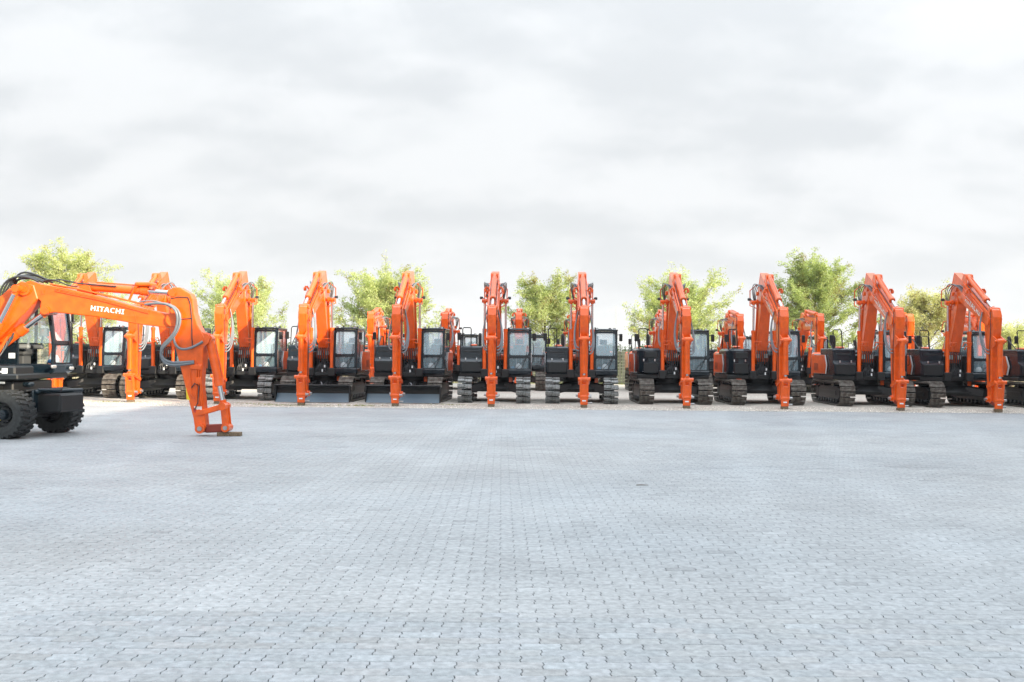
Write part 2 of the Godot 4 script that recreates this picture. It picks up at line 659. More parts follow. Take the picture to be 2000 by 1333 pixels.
# ---------------------------------------------------------------- plants
var leaf_meshes := []
func make_leaf_meshes() -> void:
	var lm := mat(1, 1, 1, 0.55, 0.0, 0.4)
	lm.vertex_color_use_as_albedo = true
	lm.backlight_enabled = true
	lm.backlight = lin(0.95, 1.0, 0.45)
	lm.cull_mode = BaseMaterial3D.CULL_DISABLED
	var r := RandomNumberGenerator.new()
	r.seed = 4
	for q in 3:
		var b := MB.new()
		b.col = Color(1, 1, 1)
		for k in 7:
			var bs := Basis.from_euler(Vector3(r.randf_range(-1.2, 1.2), r.randf() * TAU, r.randf_range(-0.9, 0.9)))
			var o := Vector3(r.randf_range(-1, 1), r.randf_range(-0.7, 0.7), r.randf_range(-1, 1)) * 0.75
			var l := r.randf_range(0.5, 0.8)
			var w := l * 0.33
			var tone := r.randf_range(0.75, 1.2)
			b.col = Color(tone, tone, tone)
			b.t = Transform3D(bs, o)
			b.tri(Vector3(0, 0, 0), Vector3(w, 0.06, l * 0.5), Vector3(0, -0.03, l))
			b.tri(Vector3(0, 0, 0), Vector3(0, -0.03, l), Vector3(-w, 0.06, l * 0.5))
		leaf_meshes.append(b.mesh(lm))

func make_tree(label: String, at: Vector3, height: float, radius: float, seed_: int, leaves: int, tint: Color, autumn: float) -> void:
	var r := RandomNumberGenerator.new()
	r.seed = seed_
	var t := thing("maple_tree", label, "tree", at, r.randf() * TAU, "trees in a line behind the machines")
	var tb := MB.new()
	var wob := Vector3(r.randf_range(-0.2, 0.2), 0, r.randf_range(-0.2, 0.2))
	var trunk := [Vector3(0, -0.3, 0), Vector3(0, height * 0.2, 0) + wob * 0.3, Vector3(0, height * 0.5, 0) + wob, Vector3(0, height * 0.78, 0) + wob * 1.3, Vector3(0, height * 0.97, 0) + wob * 1.2]
	tb.tube(trunk, [0.15, 0.12, 0.085, 0.045, 0.012], 9)
	obj("trunk", tb, M.bark, t)
	var lb := MB.new()
	var tips := []
	var limbs := 56
	for i in limbs:
		var f := 0.20 + 0.78 * pow(float(i) / limbs, 0.85)
		var y := height * f
		var env := radius * (lerpf(0.62, 1.08, smoothstep(0.14, 0.36, f)) if f < 0.40 else lerpf(1.10, 0.40, (f - 0.40) / 0.6)) * r.randf_range(0.55, 1.05)
		env = minf(env, radius * 1.12)
		var az := i * 2.39996 + r.randf_range(-0.5, 0.5)
		var up := lerpf(0.22, 1.5, f) + r.randf_range(-0.15, 0.2)
		var dir := Vector3(cos(az), 0, sin(az))
		var base := Vector3(0, y * 0.84, 0) + wob * f * 1.2
		var p1 := base + dir * env * 0.5 + Vector3(0, env * 0.45 * up, 0)
		var p2 := base + dir * env + Vector3(0, env * 0.72 * up + r.randf_range(-0.1, 0.25), 0)
		lb.tube([base, p1, p2], [0.035 * (1.2 - f * 0.7), 0.02, 0.006], 5, false)
		for k in 7:
			var s := r.randf_range(0.3, 1.0)
			var c: Vector3 = (base.lerp(p1, s * 2.0) if s < 0.5 else p1.lerp(p2, s * 2.0 - 1.0))
			# side shoots: leafy twigs sweeping outwards and up
			var sd := (dir * r.randf_range(0.1, 0.8) + Vector3(r.randfn() * 0.45, r.randf_range(0.35, 1.1), r.randfn() * 0.45)).normalized()
			var sl := r.randf_range(0.35, 1.05) * radius * 0.30 * (1.0 if s < 0.85 else 1.25)
			for q in 6:
				tips.append([c + sd * sl * (q / 5.0) + Vector3(r.randfn(), r.randfn(), r.randfn()) * 0.05, float(q) / 5.0])
			if k < 5:
				lb.tube([c, c + sd * sl], [0.010, 0.003], 4, false)
	obj("limbs", lb, M.bark, t)
	var shade := FastNoiseLite.new()
	shade.seed = seed_
	shade.frequency = 0.5
	var per := leaves / 3
	for q in 3:
		scatter("crown", leaf_meshes[q], per, seed_ * 7 + q, func(rr: RandomNumberGenerator):
			var tip: Array = tips[rr.randi() % tips.size()]
			var p: Vector3 = tip[0] + Vector3(rr.randfn(), rr.randfn() * 0.8, rr.randfn()) * (0.17 - 0.09 * float(tip[1]))
			var s := rr.randf_range(0.075, 0.14)
			var k := rr.randf_range(0.75, 1.25) * (1.0 + 0.3 * shade.get_noise_3dv(p * 1.4))
			var cc := Color(tint.r * k, tint.g * k, tint.b * k)
			if shade.get_noise_3dv(p + Vector3(40, 0, 0)) > 0.34 - autumn and rr.randf() < 0.75:
				cc = cc.lerp(Color(0.27, 0.17, 0.05), rr.randf_range(0.3, 0.8))
			return [Transform3D(Basis.from_euler(Vector3(rr.randf_range(-0.8, 0.8), rr.randf() * TAU, rr.randf_range(-0.8, 0.8))).scaled(Vector3(s, s, s) * 1.25), p), cc], t)

func make_plants() -> void:
	make_leaf_meshes()
	for a in TREES:
		make_tree(a[0], a[1], a[2], a[3], a[4], a[5], a[6], a[7])
	# hedge behind the fence: one unbroken mass of leaves over stems
	var hn := FastNoiseLite.new()
	hn.seed = 3
	hn.frequency = 0.25
	scatter("hedge", leaf_meshes[0], 30000, 55, func(r: RandomNumberGenerator):
		var x := r.randf_range(-62, 62)
		var top := 2.75 + 0.5 * hn.get_noise_1d(x * 3.0) + 0.25 * hn.get_noise_1d(x * 17.0)
		var y := top * pow(r.randf(), 0.6)
		var s := r.randf_range(0.12, 0.22)
		var k := r.randf_range(0.6, 1.25)
		return [Transform3D(Basis.from_euler(Vector3(r.randf_range(-0.8, 0.8), r.randf() * TAU, 0.3)).scaled(Vector3(s, s, s)), Vector3(x, y - 0.2, -77.0 - r.randf() * 2.2)), Color(0.075 * k, 0.125 * k, 0.028 * k)])
	get_node("hedge").set_meta("label", "dark green clipped hedge growing behind the wire fence")
	# grass strip in front of the fence
	var gm := mat(1, 1, 1, 0.8)
	gm.vertex_color_use_as_albedo = true
	gm.backlight_enabled = true
	gm.backlight = lin(0.2, 0.22, 0.05)
	var gb := MB.new()
	var gr := RandomNumberGenerator.new()
	gr.seed = 2
	gb.col = Color(1, 1, 1)
	for k in 9:
		var a := gr.randf() * TAU
		var d := Vector3(cos(a), 0, sin(a))
		var sd := Vector3(-d.z, 0, d.x) * 0.05
		var o := Vector3(gr.randf_range(-0.7, 0.7), 0, gr.randf_range(-0.7, 0.7))
		var hh := gr.randf_range(0.5, 1.0)
		gb.tri(o - sd, o + sd, o + d * 0.4 + Vector3(0, hh, 0))
	var gmesh := gb.mesh(gm)
	scatter("grass", gmesh, 12000, 56, func(r: RandomNumberGenerator):
		var s := r.randf_range(0.16, 0.38)
		var k := r.randf_range(0.7, 1.3)
		return [Transform3D(Basis.from_euler(Vector3(0, r.randf() * TAU, 0)).scaled(Vector3(s, s, s)), Vector3(r.randf_range(-48, 48), -0.30, r.randf_range(-73.5, -66.2))), Color(0.22 * k, 0.25 * k, 0.05 * k)])
	get_node("grass").set_meta("label", "yellow green grass strip along the wire fence")
	scatter("weeds", gmesh, 420, 57, func(r: RandomNumberGenerator):
		var c: Array = [[-10.5, 38.0, 1.0], [-7.5, 37.35, 1.6], [-9.3, 37.3, 0.9], [-6.2, 37.4, 0.6], [-3.0, 38.3, 0.8], [-16.0, 38.6, 1.2]][r.randi() % 6]
		var s := r.randf_range(0.03, 0.10)
		var k := r.randf_range(0.7, 1.3)
		var x: float = c[0] + r.randfn() * c[2] * 0.55
		return [Transform3D(Basis.from_euler(Vector3(0, r.randf() * TAU, 0)).scaled(Vector3(s, s, s)), Vector3(x, 0.015, -c[1] + GRAVEL_SKEW * x + r.randfn() * 0.12)), Color(0.20 * k, 0.22 * k, 0.05 * k)])
	get_node("weeds").set_meta("label", "sparse low weeds growing in the gravel")

# ---------------------------------------------------------------- fence, pylon, hall
func make_fence() -> void:
	var f := thing("wire_fence", "tall pale welded wire mesh fence on cream posts before the hedge", "fence", Vector3(0, -0.3, -74))
	var pb := MB.new()
	pb.box(Vector3(0, 1.28, 0), Vector3(0.08, 2.56, 0.08), 0.01)
	var pm := pb.mesh(M.cream)
	var wb := MB.new()
	for i in 11:
		wb.box(Vector3(1.25, 0.15 + i * 0.23, 0.05), Vector3(2.5, 0.034, 0.014))
	for i in 20:
		wb.box(Vector3(0.0625 + i * 0.125, 1.3, 0.062), Vector3(0.010, 2.42, 0.010))
	var wm := wb.mesh(M.cream)
	var sb := MB.new()  # added beige strips standing in for the pale fill behind the wires
	for i in 10:
		sb.box(Vector3(0.125 + i * 0.25, 1.3, 0.0), Vector3(0.19, 2.36, 0.008))
	var sm := sb.mesh(mat(0.40, 0.37, 0.30, 0.8))
	for i in range(-24, 25):
		var p := obj_fast("post", pm, f)
		p.position.x = i * 2.5 + 0.45
		var w := obj_fast("mesh_panel", wm, f)
		w.position.x = i * 2.5 + 0.45
		var q := obj_fast("backing_strips", sm, w)
		q.set_meta("kind", "stuff")

func make_pylon() -> void:
	var m := mat(0.42, 0.44, 0.45, 0.6, 0.2)
	var p := thing("power_pylon", "faint distant lattice power pylon with two cross arms", "pylon", Vector3(83, -0.3, -1020))
	var b := MB.new()
	var H := 50.0
	var half := func(y: float) -> float: return lerpf(4.2, 0.8, clampf(y / 34.0, 0.0, 1.0)) if y < 34.0 else 0.8
	var ys := [0.0, 6.0, 12.0, 18.0, 23.0, 27.0, 31.0, 34.0, 38.0, 42.0, 46.0, 50.0]
	for i in ys.size() - 1:
		var a: float = half.call(ys[i])
		var c: float = half.call(ys[i + 1])
		var lo := [Vector3(-a, ys[i], -a), Vector3(a, ys[i], -a), Vector3(a, ys[i], a), Vector3(-a, ys[i], a)]
		var hi := [Vector3(-c, ys[i + 1], -c), Vector3(c, ys[i + 1], -c), Vector3(c, ys[i + 1], c), Vector3(-c, ys[i + 1], c)]
		for k in 4:
			b.bar(lo[k], hi[k], 0.20, 0.20)
			b.bar(lo[k], hi[(k + 1) % 4], 0.09, 0.09, Vector3(0.6, 0.1, 0.5))
			b.bar(hi[k], lo[(k + 1) % 4], 0.09, 0.09, Vector3(0.6, 0.1, 0.5))
	obj("lattice_mast", b, m, p)
	for arm in [[33.0, 10.0], [46.0, 8.0]]:
		var ab := MB.new()
		for s in [-1, 1]:
			ab.bar(Vector3(0, arm[0], 0.8), Vector3(s * arm[1], arm[0] + 0.4, 0), 0.2, 0.2, Vector3(0, 1, 0))
			ab.bar(Vector3(0, arm[0] + 2.2, 0), Vector3(s * arm[1], arm[0] + 0.4, 0), 0.14, 0.14, Vector3(0, 1, 0))
			for q in [0.5, 0.95]:
				ab.bar(Vector3(s * arm[1] * q, arm[0] + 0.3, 0), Vector3(s * arm[1] * q, arm[0] - 3.2, 0), 0.22, 0.22)
		obj("cross_arm", ab, m, p)

func make_hall() -> void:
	# the tall workshop beside the yard whose shadow lies over the paving
	var wallm := mat(0.36, 0.37, 0.38, 0.6)
	var h := thing("workshop_hall", "tall grey metal clad workshop hall standing right of the yard", "building", Vector3(HALL_X, 0, 0))
	var L0 := HALL_Z0
	var L1 := HALL_Z1
	var b := MB.new()
	b.box(Vector3(3.0, HALL_H / 2 - 0.15, (L0 + L1) / 2), Vector3(6.0, HALL_H - 0.3, L1 - L0), 0.02)
	obj("wall", b, wallm, h)
	var rb := MB.new()
	rb.box(Vector3(3.0, HALL_H - 0.13, (L0 + L1) / 2), Vector3(6.3, 0.34, L1 - L0 + 0.3), 0.03)
	obj("roof", rb, M.charcoal, h)
	var pb := MB.new()
	pb.box(Vector3(-0.03, 0.0, 0.0), Vector3(0.06, HALL_H - 1.4, 2.46), 0.02)
	var pm := pb.mesh(wallm)
	var wb := MB.new()
	wb.box(Vector3(-0.08, 0, 0), Vector3(0.07, 1.5, 2.0), 0.02)
	var wm := wb.mesh(M.glass)
	var fb := MB.new()
	for s in [-1, 1]:
		fb.box(Vector3(-0.09, s * 0.78, 0), Vector3(0.12, 0.07, 2.2), 0.01)
		fb.box(Vector3(-0.09, 0, s * 1.04), Vector3(0.12, 1.49, 0.07), 0.01)
	var fm := fb.mesh(M.charcoal)
	var n := int((L1 - L0) / 2.5)
	for i in n:
		var z := L0 + 1.25 + i * 2.5
		var o := obj_fast("cladding_panel", pm, h)
		o.position = Vector3(0, HALL_H / 2 - 0.1, z)
		if i % 2 == 0:
			var w := obj_fast("window", fm, h)
			w.position = Vector3(0, HALL_H - 3.2, z)
			obj_fast("pane", wm, w)

# ---------------------------------------------------------------- machine parts
func arc(a: Vector3, b: Vector3, c: Vector3, d: Vector3, k := 9) -> Array:      # a bezier as a list of points
	var out := []
	for i in k:
		out.append(a.bezier_interpolate(b, c, d, float(i) / (k - 1)))
	return out

func ram(called: String, parent: Node, a: Vector3, b: Vector3, f: float, r: float, across := Vector3(1, 0, 0)) -> MeshInstance3D:
	# hydraulic cylinder: barrel from a to fraction f, chrome rod on to b
	var d := (b - a).normalized()
	var e := a.lerp(b, f)
	var mb := MB.new()
	mb.tube([a + d * r * 0.4, e - d * r * 1.6], r, 14)
	mb.tube([e - d * r * 1.7, e - d * r * 0.1, e], [r * 1.18, r * 1.18, r * 0.9], 14)
	mb.cyl(a - across * r * 1.15, a + across * r * 1.15, r * 1.05, 12)
	# feed pipe along the barrel
	var off := d.cross(across).normalized() * r * 1.2
	mb.tube([a.lerp(b, f * 0.12) + off, a.lerp(b, f * 0.80) + off, a.lerp(b, f * 0.88) + off * 0.7], r * 0.17, 6)
	var o := obj(called, mb, M.orange, parent)
	var rb := MB.new()
	rb.cyl(e - d * r * 0.2, b - d * r * 1.2, r * 0.56, 12)
	obj("rod", rb, M.chrome, o)
	var eb := MB.new()
	eb.cyl(b - across * r * 1.05, b + across * r * 1.05, r * 0.95, 12)
	eb.tube([b - d * r * 1.5, b - d * r * 0.4], r * 0.8, 10)
	obj("rod_eye", eb, M.orange, o)
	return o

func rounded_rect(w: float, h: float, r: float, cx := 0.0, cy := 0.0, k := 4) -> PackedVector2Array:
	var out := PackedVector2Array()
	for q in 4:
		var c := Vector2(cx + (w / 2 - r) * (1 if q in [0, 3] else -1), cy + (h / 2 - r) * (1 if q < 2 else -1))
		for i in k + 1:
			var a := PI / 2 * (q + float(i) / k)
			out.append(c + Vector2(cos(a), sin(a)) * r)
	return out

func framed(mb: MB, outer: PackedVector2Array, inner: PackedVector2Array, o: Vector3, U: Vector3, V: Vector3, w0: float, w1: float) -> void:
	# a flat frame: outer outline minus inner outline (same corner count), with thickness
	var W := U.cross(V)
	var k := outer.size()
	for i in k:
		var j := (i + 1) % k
		var a := o + U * outer[i].x + V * outer[i].y
		var b := o + U * outer[j].x + V * outer[j].y
		var c := o + U * inner[i].x + V * inner[i].y
		var d := o + U * inner[j].x + V * inner[j].y
		mb.quad(a + W * w1, b + W * w1, d + W * w1, c + W * w1)
		mb.quad(b + W * w0, a + W * w0, c + W * w0, d + W * w0)
		mb.quad(a + W * w0, b + W * w0, b + W * w1, a + W * w1)
		mb.quad(d + W * w0, c + W * w0, c + W * w1, d + W * w1)

func pane(called: String, poly: PackedVector2Array, o: Vector3, U: Vector3, V: Vector3, th: float, m: Material, parent: Node) -> void:
	var b := MB.new()
	b.extrude(poly, o, U, V, -th / 2, th / 2)
	obj(called, b, m, parent)

# the operator's cab; its outer box is x0..x1, y0..y1, z0..z1 with the windscreen at z1
func make_cab(parent: Node, x0: float, x1: float, y0: float, y1: float, z0: float, z1: float, rag: int) -> MeshInstance3D:
	var w := x1 - x0
	var h := y1 - y0
	var cx := (x0 + x1) / 2
	var b := MB.new()
	var zt := z1 - 0.14                                            # top of windscreen leans back
	# floor pan and skirt
	b.side(V2([z0, y0, z1 - 0.10, y0, z1, y0 + 0.05, z1 + 0.02, y0 + 0.20, z1 - 0.01, y0 + 0.24, z0, y0 + 0.24]), x0, x1, 0.02)
	# corner pillars
	var pz := [z0 + 0.05, z1 - 0.02]
	for x in [x0 + 0.045, x1 - 0.045]:
		b.bar(Vector3(x, y0 + 0.2, z0 + 0.05), Vector3(x, y1 - 0.06, z0 + 0.05), 0.09, 0.10, Vector3(1, 0, 0), 0.015)
		b.bar(Vector3(x, y0 + 0.2, z1 - 0.05), Vector3(x, y0 + 0.78, z1 - 0.035), 0.075, 0.075, Vector3(1, 0, 0), 0.015)
		b.bar(Vector3(x, y0 + 0.74, z1 - 0.035), Vector3(x, y1 - 0.08, zt - 0.04), 0.075, 0.075, Vector3(1, 0, 0), 0.015)
		b.bar(Vector3(x, y0 + 0.2, z0 + h * 0.42), Vector3(x, y1 - 0.06, z0 + h * 0.42), 0.06, 0.07, Vector3(1, 0, 0), 0.012)
		b.bar(Vector3(x, y1 - 0.07, z0 + 0.05), Vector3(x, y1 - 0.07, zt - 0.03), 0.08, 0.09, Vector3(1, 0, 0), 0.012)
		b.bar(Vector3(x, y0 + 0.72, z0 + 0.05), Vector3(x, y0 + 0.72, z0 + h * 0.42), 0.05, 0.06)
	# front frame with rounded window corners
	var fu := Vector3(1, 0, 0)
	var fv := Vector3(0, h - 0.80, -0.12).normalized()
	var fh := Vector2(h - 0.80, 0.12).length()
	framed(b, rounded_rect(w - 0.02, fh, 0.07, 0, fh / 2), rounded_rect(w - 0.20, fh - 0.16, 0.08, 0, fh / 2), Vector3(cx, y0 + 0.72, z1 - 0.03), fu, fv, 0.0, 0.035)
	framed(b, rounded_rect(w - 0.04, 0.54, 0.05, 0, 0.27), rounded_rect(w - 0.20, 0.42, 0.06, 0, 0.28), Vector3(cx, y0 + 0.20, z1 - 0.04), fu, Vector3(0, 1, 0), 0.0, 0.035)
	# rear wall lower half
	b.box(Vector3(cx, y0 + 0.5, z0 + 0.05), Vector3(w - 0.12, 0.6, 0.05))
	# side walls below the windows
	b.box(Vector3(x0 + 0.03, y0 + 0.46, z0 + h * 0.21), Vector3(0.04, 0.5, h * 0.40))
	b.box(Vector3(x1 - 0.03, y0 + 0.46, z0 + h * 0.21), Vector3(0.04, 0.5, h * 0.40))
	var cab := obj("cab", b, M.charcoal, parent)
	var rb := MB.new()
	var roof := rounded_rect(w + 0.04, zt - z0 + 0.10, 0.12, cx, -(z0 + zt) / 2)
	rb.plan(roof, y1 - 0.06, y1, 0.022)
	rb.box(Vector3(cx, y1 + 0.012, (z0 + zt) / 2), Vector3(w * 0.62, 0.05, (zt - z0) * 0.5), 0.02)
	obj("cab_roof", rb, M.charcoal, cab)
	pane("windscreen", rounded_rect(w - 0.18, fh - 0.14, 0.08, 0, fh / 2), Vector3(cx, y0 + 0.72, z1 - 0.03) + fv.cross(fu) * 0.004, fu, fv, 0.006, M.sheen_glass, cab)
	pane("lower_window", rounded_rect(w - 0.18, 0.44, 0.06, 0, 0.28), Vector3(cx, y0 + 0.20, z1 - 0.03), fu, Vector3(0, 1, 0), 0.006, M.glass, cab)
	var sl := z0 + h * 0.42
	pane("side_window", V2([z0 + 0.1, y0 + 0.74, sl - 0.02, y0 + 0.74, sl - 0.02, y1 - 0.11, z0 + 0.1, y1 - 0.11]), Vector3(x1 - 0.02, 0, 0), Vector3(0, 0, 1), Vector3(0, 1, 0), 0.006, M.glass, cab)
	pane("door_window", V2([sl + 0.03, y0 + 0.26, z1 - 0.08, y0 + 0.26, z1 - 0.07, y0 + 0.75, zt - 0.09, y1 - 0.11, sl + 0.03, y1 - 0.11]), Vector3(x1 - 0.02, 0, 0), Vector3(0, 0, 1), Vector3(0, 1, 0), 0.006, M.glass, cab)
	pane("side_window", V2([z0 + 0.1, y0 + 0.74, z1 - 0.08, y0 + 0.74, zt - 0.09, y1 - 0.11, z0 + 0.1, y1 - 0.11]), Vector3(x0 + 0.02, 0, 0), Vector3(0, 0, 1), Vector3(0, 1, 0), 0.006, M.glass, cab)
	pane("rear_window", rounded_rect(w - 0.18, h - 0.95, 0.06, 0, 0), Vector3(cx, (y0 + 0.78 + y1 - 0.1) / 2, z0 + 0.05), fu, Vector3(0, 1, 0), 0.006, M.glass, cab)
	# seat, console, levers
	var sb := MB.new()
	sb.box(Vector3(cx, y0 + 0.52, z0 + 0.55), Vector3(0.52, 0.16, 0.52), 0.04)
	sb.bar(Vector3(cx, y0 + 0.58, z0 + 0.36), Vector3(cx, y0 + 1.22, z0 + 0.24), 0.50, 0.14, Vector3(1, 0, 0), 0.04)
	sb.bar(Vector3(cx, y0 + 1.25, z0 + 0.24), Vector3(cx, y0 + 1.46, z0 + 0.22), 0.28, 0.10, Vector3(1, 0, 0), 0.03)
	sb.box(Vector3(cx, y0 + 0.34, z0 + 0.55), Vector3(0.4, 0.25, 0.4), 0.03)
	obj("seat", sb, M.seat, cab)
	var kb := MB.new()
	for s in [-1, 1]:
		kb.box(Vector3(cx + s * 0.34, y0 + 0.66, z0 + 0.66), Vector3(0.14, 0.12, 0.62), 0.03)
		kb.tube([Vector3(cx + s * 0.34, y0 + 0.7, z0 + 0.92), Vector3(cx + s * 0.33, y0 + 0.95, z0 + 0.98)], [0.03, 0.022], 7)
		kb.tube([Vector3(cx + s * 0.10, y0 + 0.24, z1 - 0.35), Vector3(cx + s * 0.11, y0 + 0.62, z1 - 0.22), Vector3(cx + s * 0.11, y0 + 0.78, z1 - 0.26)], 0.016, 6)
		kb.box(Vector3(cx + s * 0.11, y0 + 0.27, z1 - 0.24), Vector3(0.12, 0.03, 0.2), 0.01)
	kb.box(Vector3(x0 + 0.14, y0 + 1.0, z1 - 0.3), Vector3(0.06, 0.2, 0.22), 0.02)
	obj("controls", kb, M.interior, cab)
	if rag > 0:
		var pb := MB.new()
		pb.lathe([Vector2(0.0, 0.2), Vector2(0.08, 0.17), Vector2(0.13, 0.08), Vector2(0.12, 0.0), Vector2(0, -0.02)], Vector3(cx - 0.16 + 0.07 * rag, y0 + 0.28, z1 - 0.22), Vector3.UP, 7)
		obj("plastic_bag", pb, M.film, cab)
		if rag > 1:
			var qb := MB.new()
			qb.box(Vector3(cx - 0.25, y0 + 0.30, z1 - 0.2), Vector3(0.16, 0.10, 0.12), 0.04)
			obj("cloth", qb, M.blue_rag, cab)
	# wiper, handrail, mirror, work lights
	var wb := MB.new()
	wb.tube([Vector3(cx + 0.08, y0 + 0.24, z1 + 0.035), Vector3(cx + 0.30, y0 + 0.72, z1 + 0.03), Vector3(cx + 0.33, y0 + 1.2, z1 - 0.01)], 0.012, 6)
	wb.tube([Vector3(cx - 0.1, y0 + 0.28, z1 + 0.035), Vector3(cx + 0.30, y0 + 0.70, z1 + 0.04)], 0.010, 6)
	obj("wiper", wb, M.black, cab)
	var hb := MB.new()
	hb.tube([Vector3(x1 + 0.02, y0 + 0.5, z1 - 0.06), Vector3(x1 + 0.09, y0 + 0.55, z1 - 0.04), Vector3(x1 + 0.09, y0 + 1.25, z1 - 0.08), Vector3(x1 + 0.02, y0 + 1.3, z1 - 0.10)], 0.014, 6)
	obj("grab_rail", hb, M.black, cab)
	var mb := MB.new()
	mb.tube([Vector3(x1 - 0.02, y1 - 0.22, zt - 0.02), Vector3(x1 + 0.10, y1 - 0.2, zt + 0.06)], 0.012, 6)
	mb.t = Transform3D(Basis.from_euler(Vector3(0, 0.25, 0)), Vector3(x1 + 0.12, y1 - 0.32, zt + 0.07))
	mb.box(Vector3.ZERO, Vector3(0.14, 0.30, 0.05), 0.02)
	obj("mirror", mb, M.black, cab)
	for s in [-1, 1]:
		var lb := MB.new()
		lb.box(Vector3(cx + s * (w * 0.36), y1 + 0.02, zt - 0.02), Vector3(0.11, 0.085, 0.08), 0.015)
		var lo := obj("work_light", lb, M.black, cab)
		var lens := MB.new()
		lens.box(Vector3(cx + s * (w * 0.36), y1 + 0.02, zt + 0.022), Vector3(0.085, 0.06, 0.008))
		obj("lens", lens, M.lamp, lo)
	return cab

var track_cache := {}
const TL := 1.62      # half distance between idler and sprocket
const TR := 0.445
const TY := 0.50

func belt(s: float) -> Array:       # (z, y, angle of the outward normal) along the closed track path, s in metres
	var straight := 2.0 * TL
	var bend := PI * TR
	var total := 2.0 * straight + 2.0 * bend
	s = fposmod(s, total)
	if s < bend:                                     # front bend, from bottom to top
		var a := -PI / 2 + s / TR
		return [TL + cos(a) * TR, TY + sin(a) * TR, a]
	s -= bend
	if s < straight:
		var sag := -0.05 * sin(PI * s / straight) - 0.02 * sin(3 * PI * s / straight)
		return [TL - s, TY + TR + sag, PI / 2]
	s -= straight
	if s < bend:
		var a2 := PI / 2 + s / TR
		return [-TL + cos(a2) * TR, TY + sin(a2) * TR, a2]
	s -= bend
	return [-TL + s, TY - TR, -PI / 2]

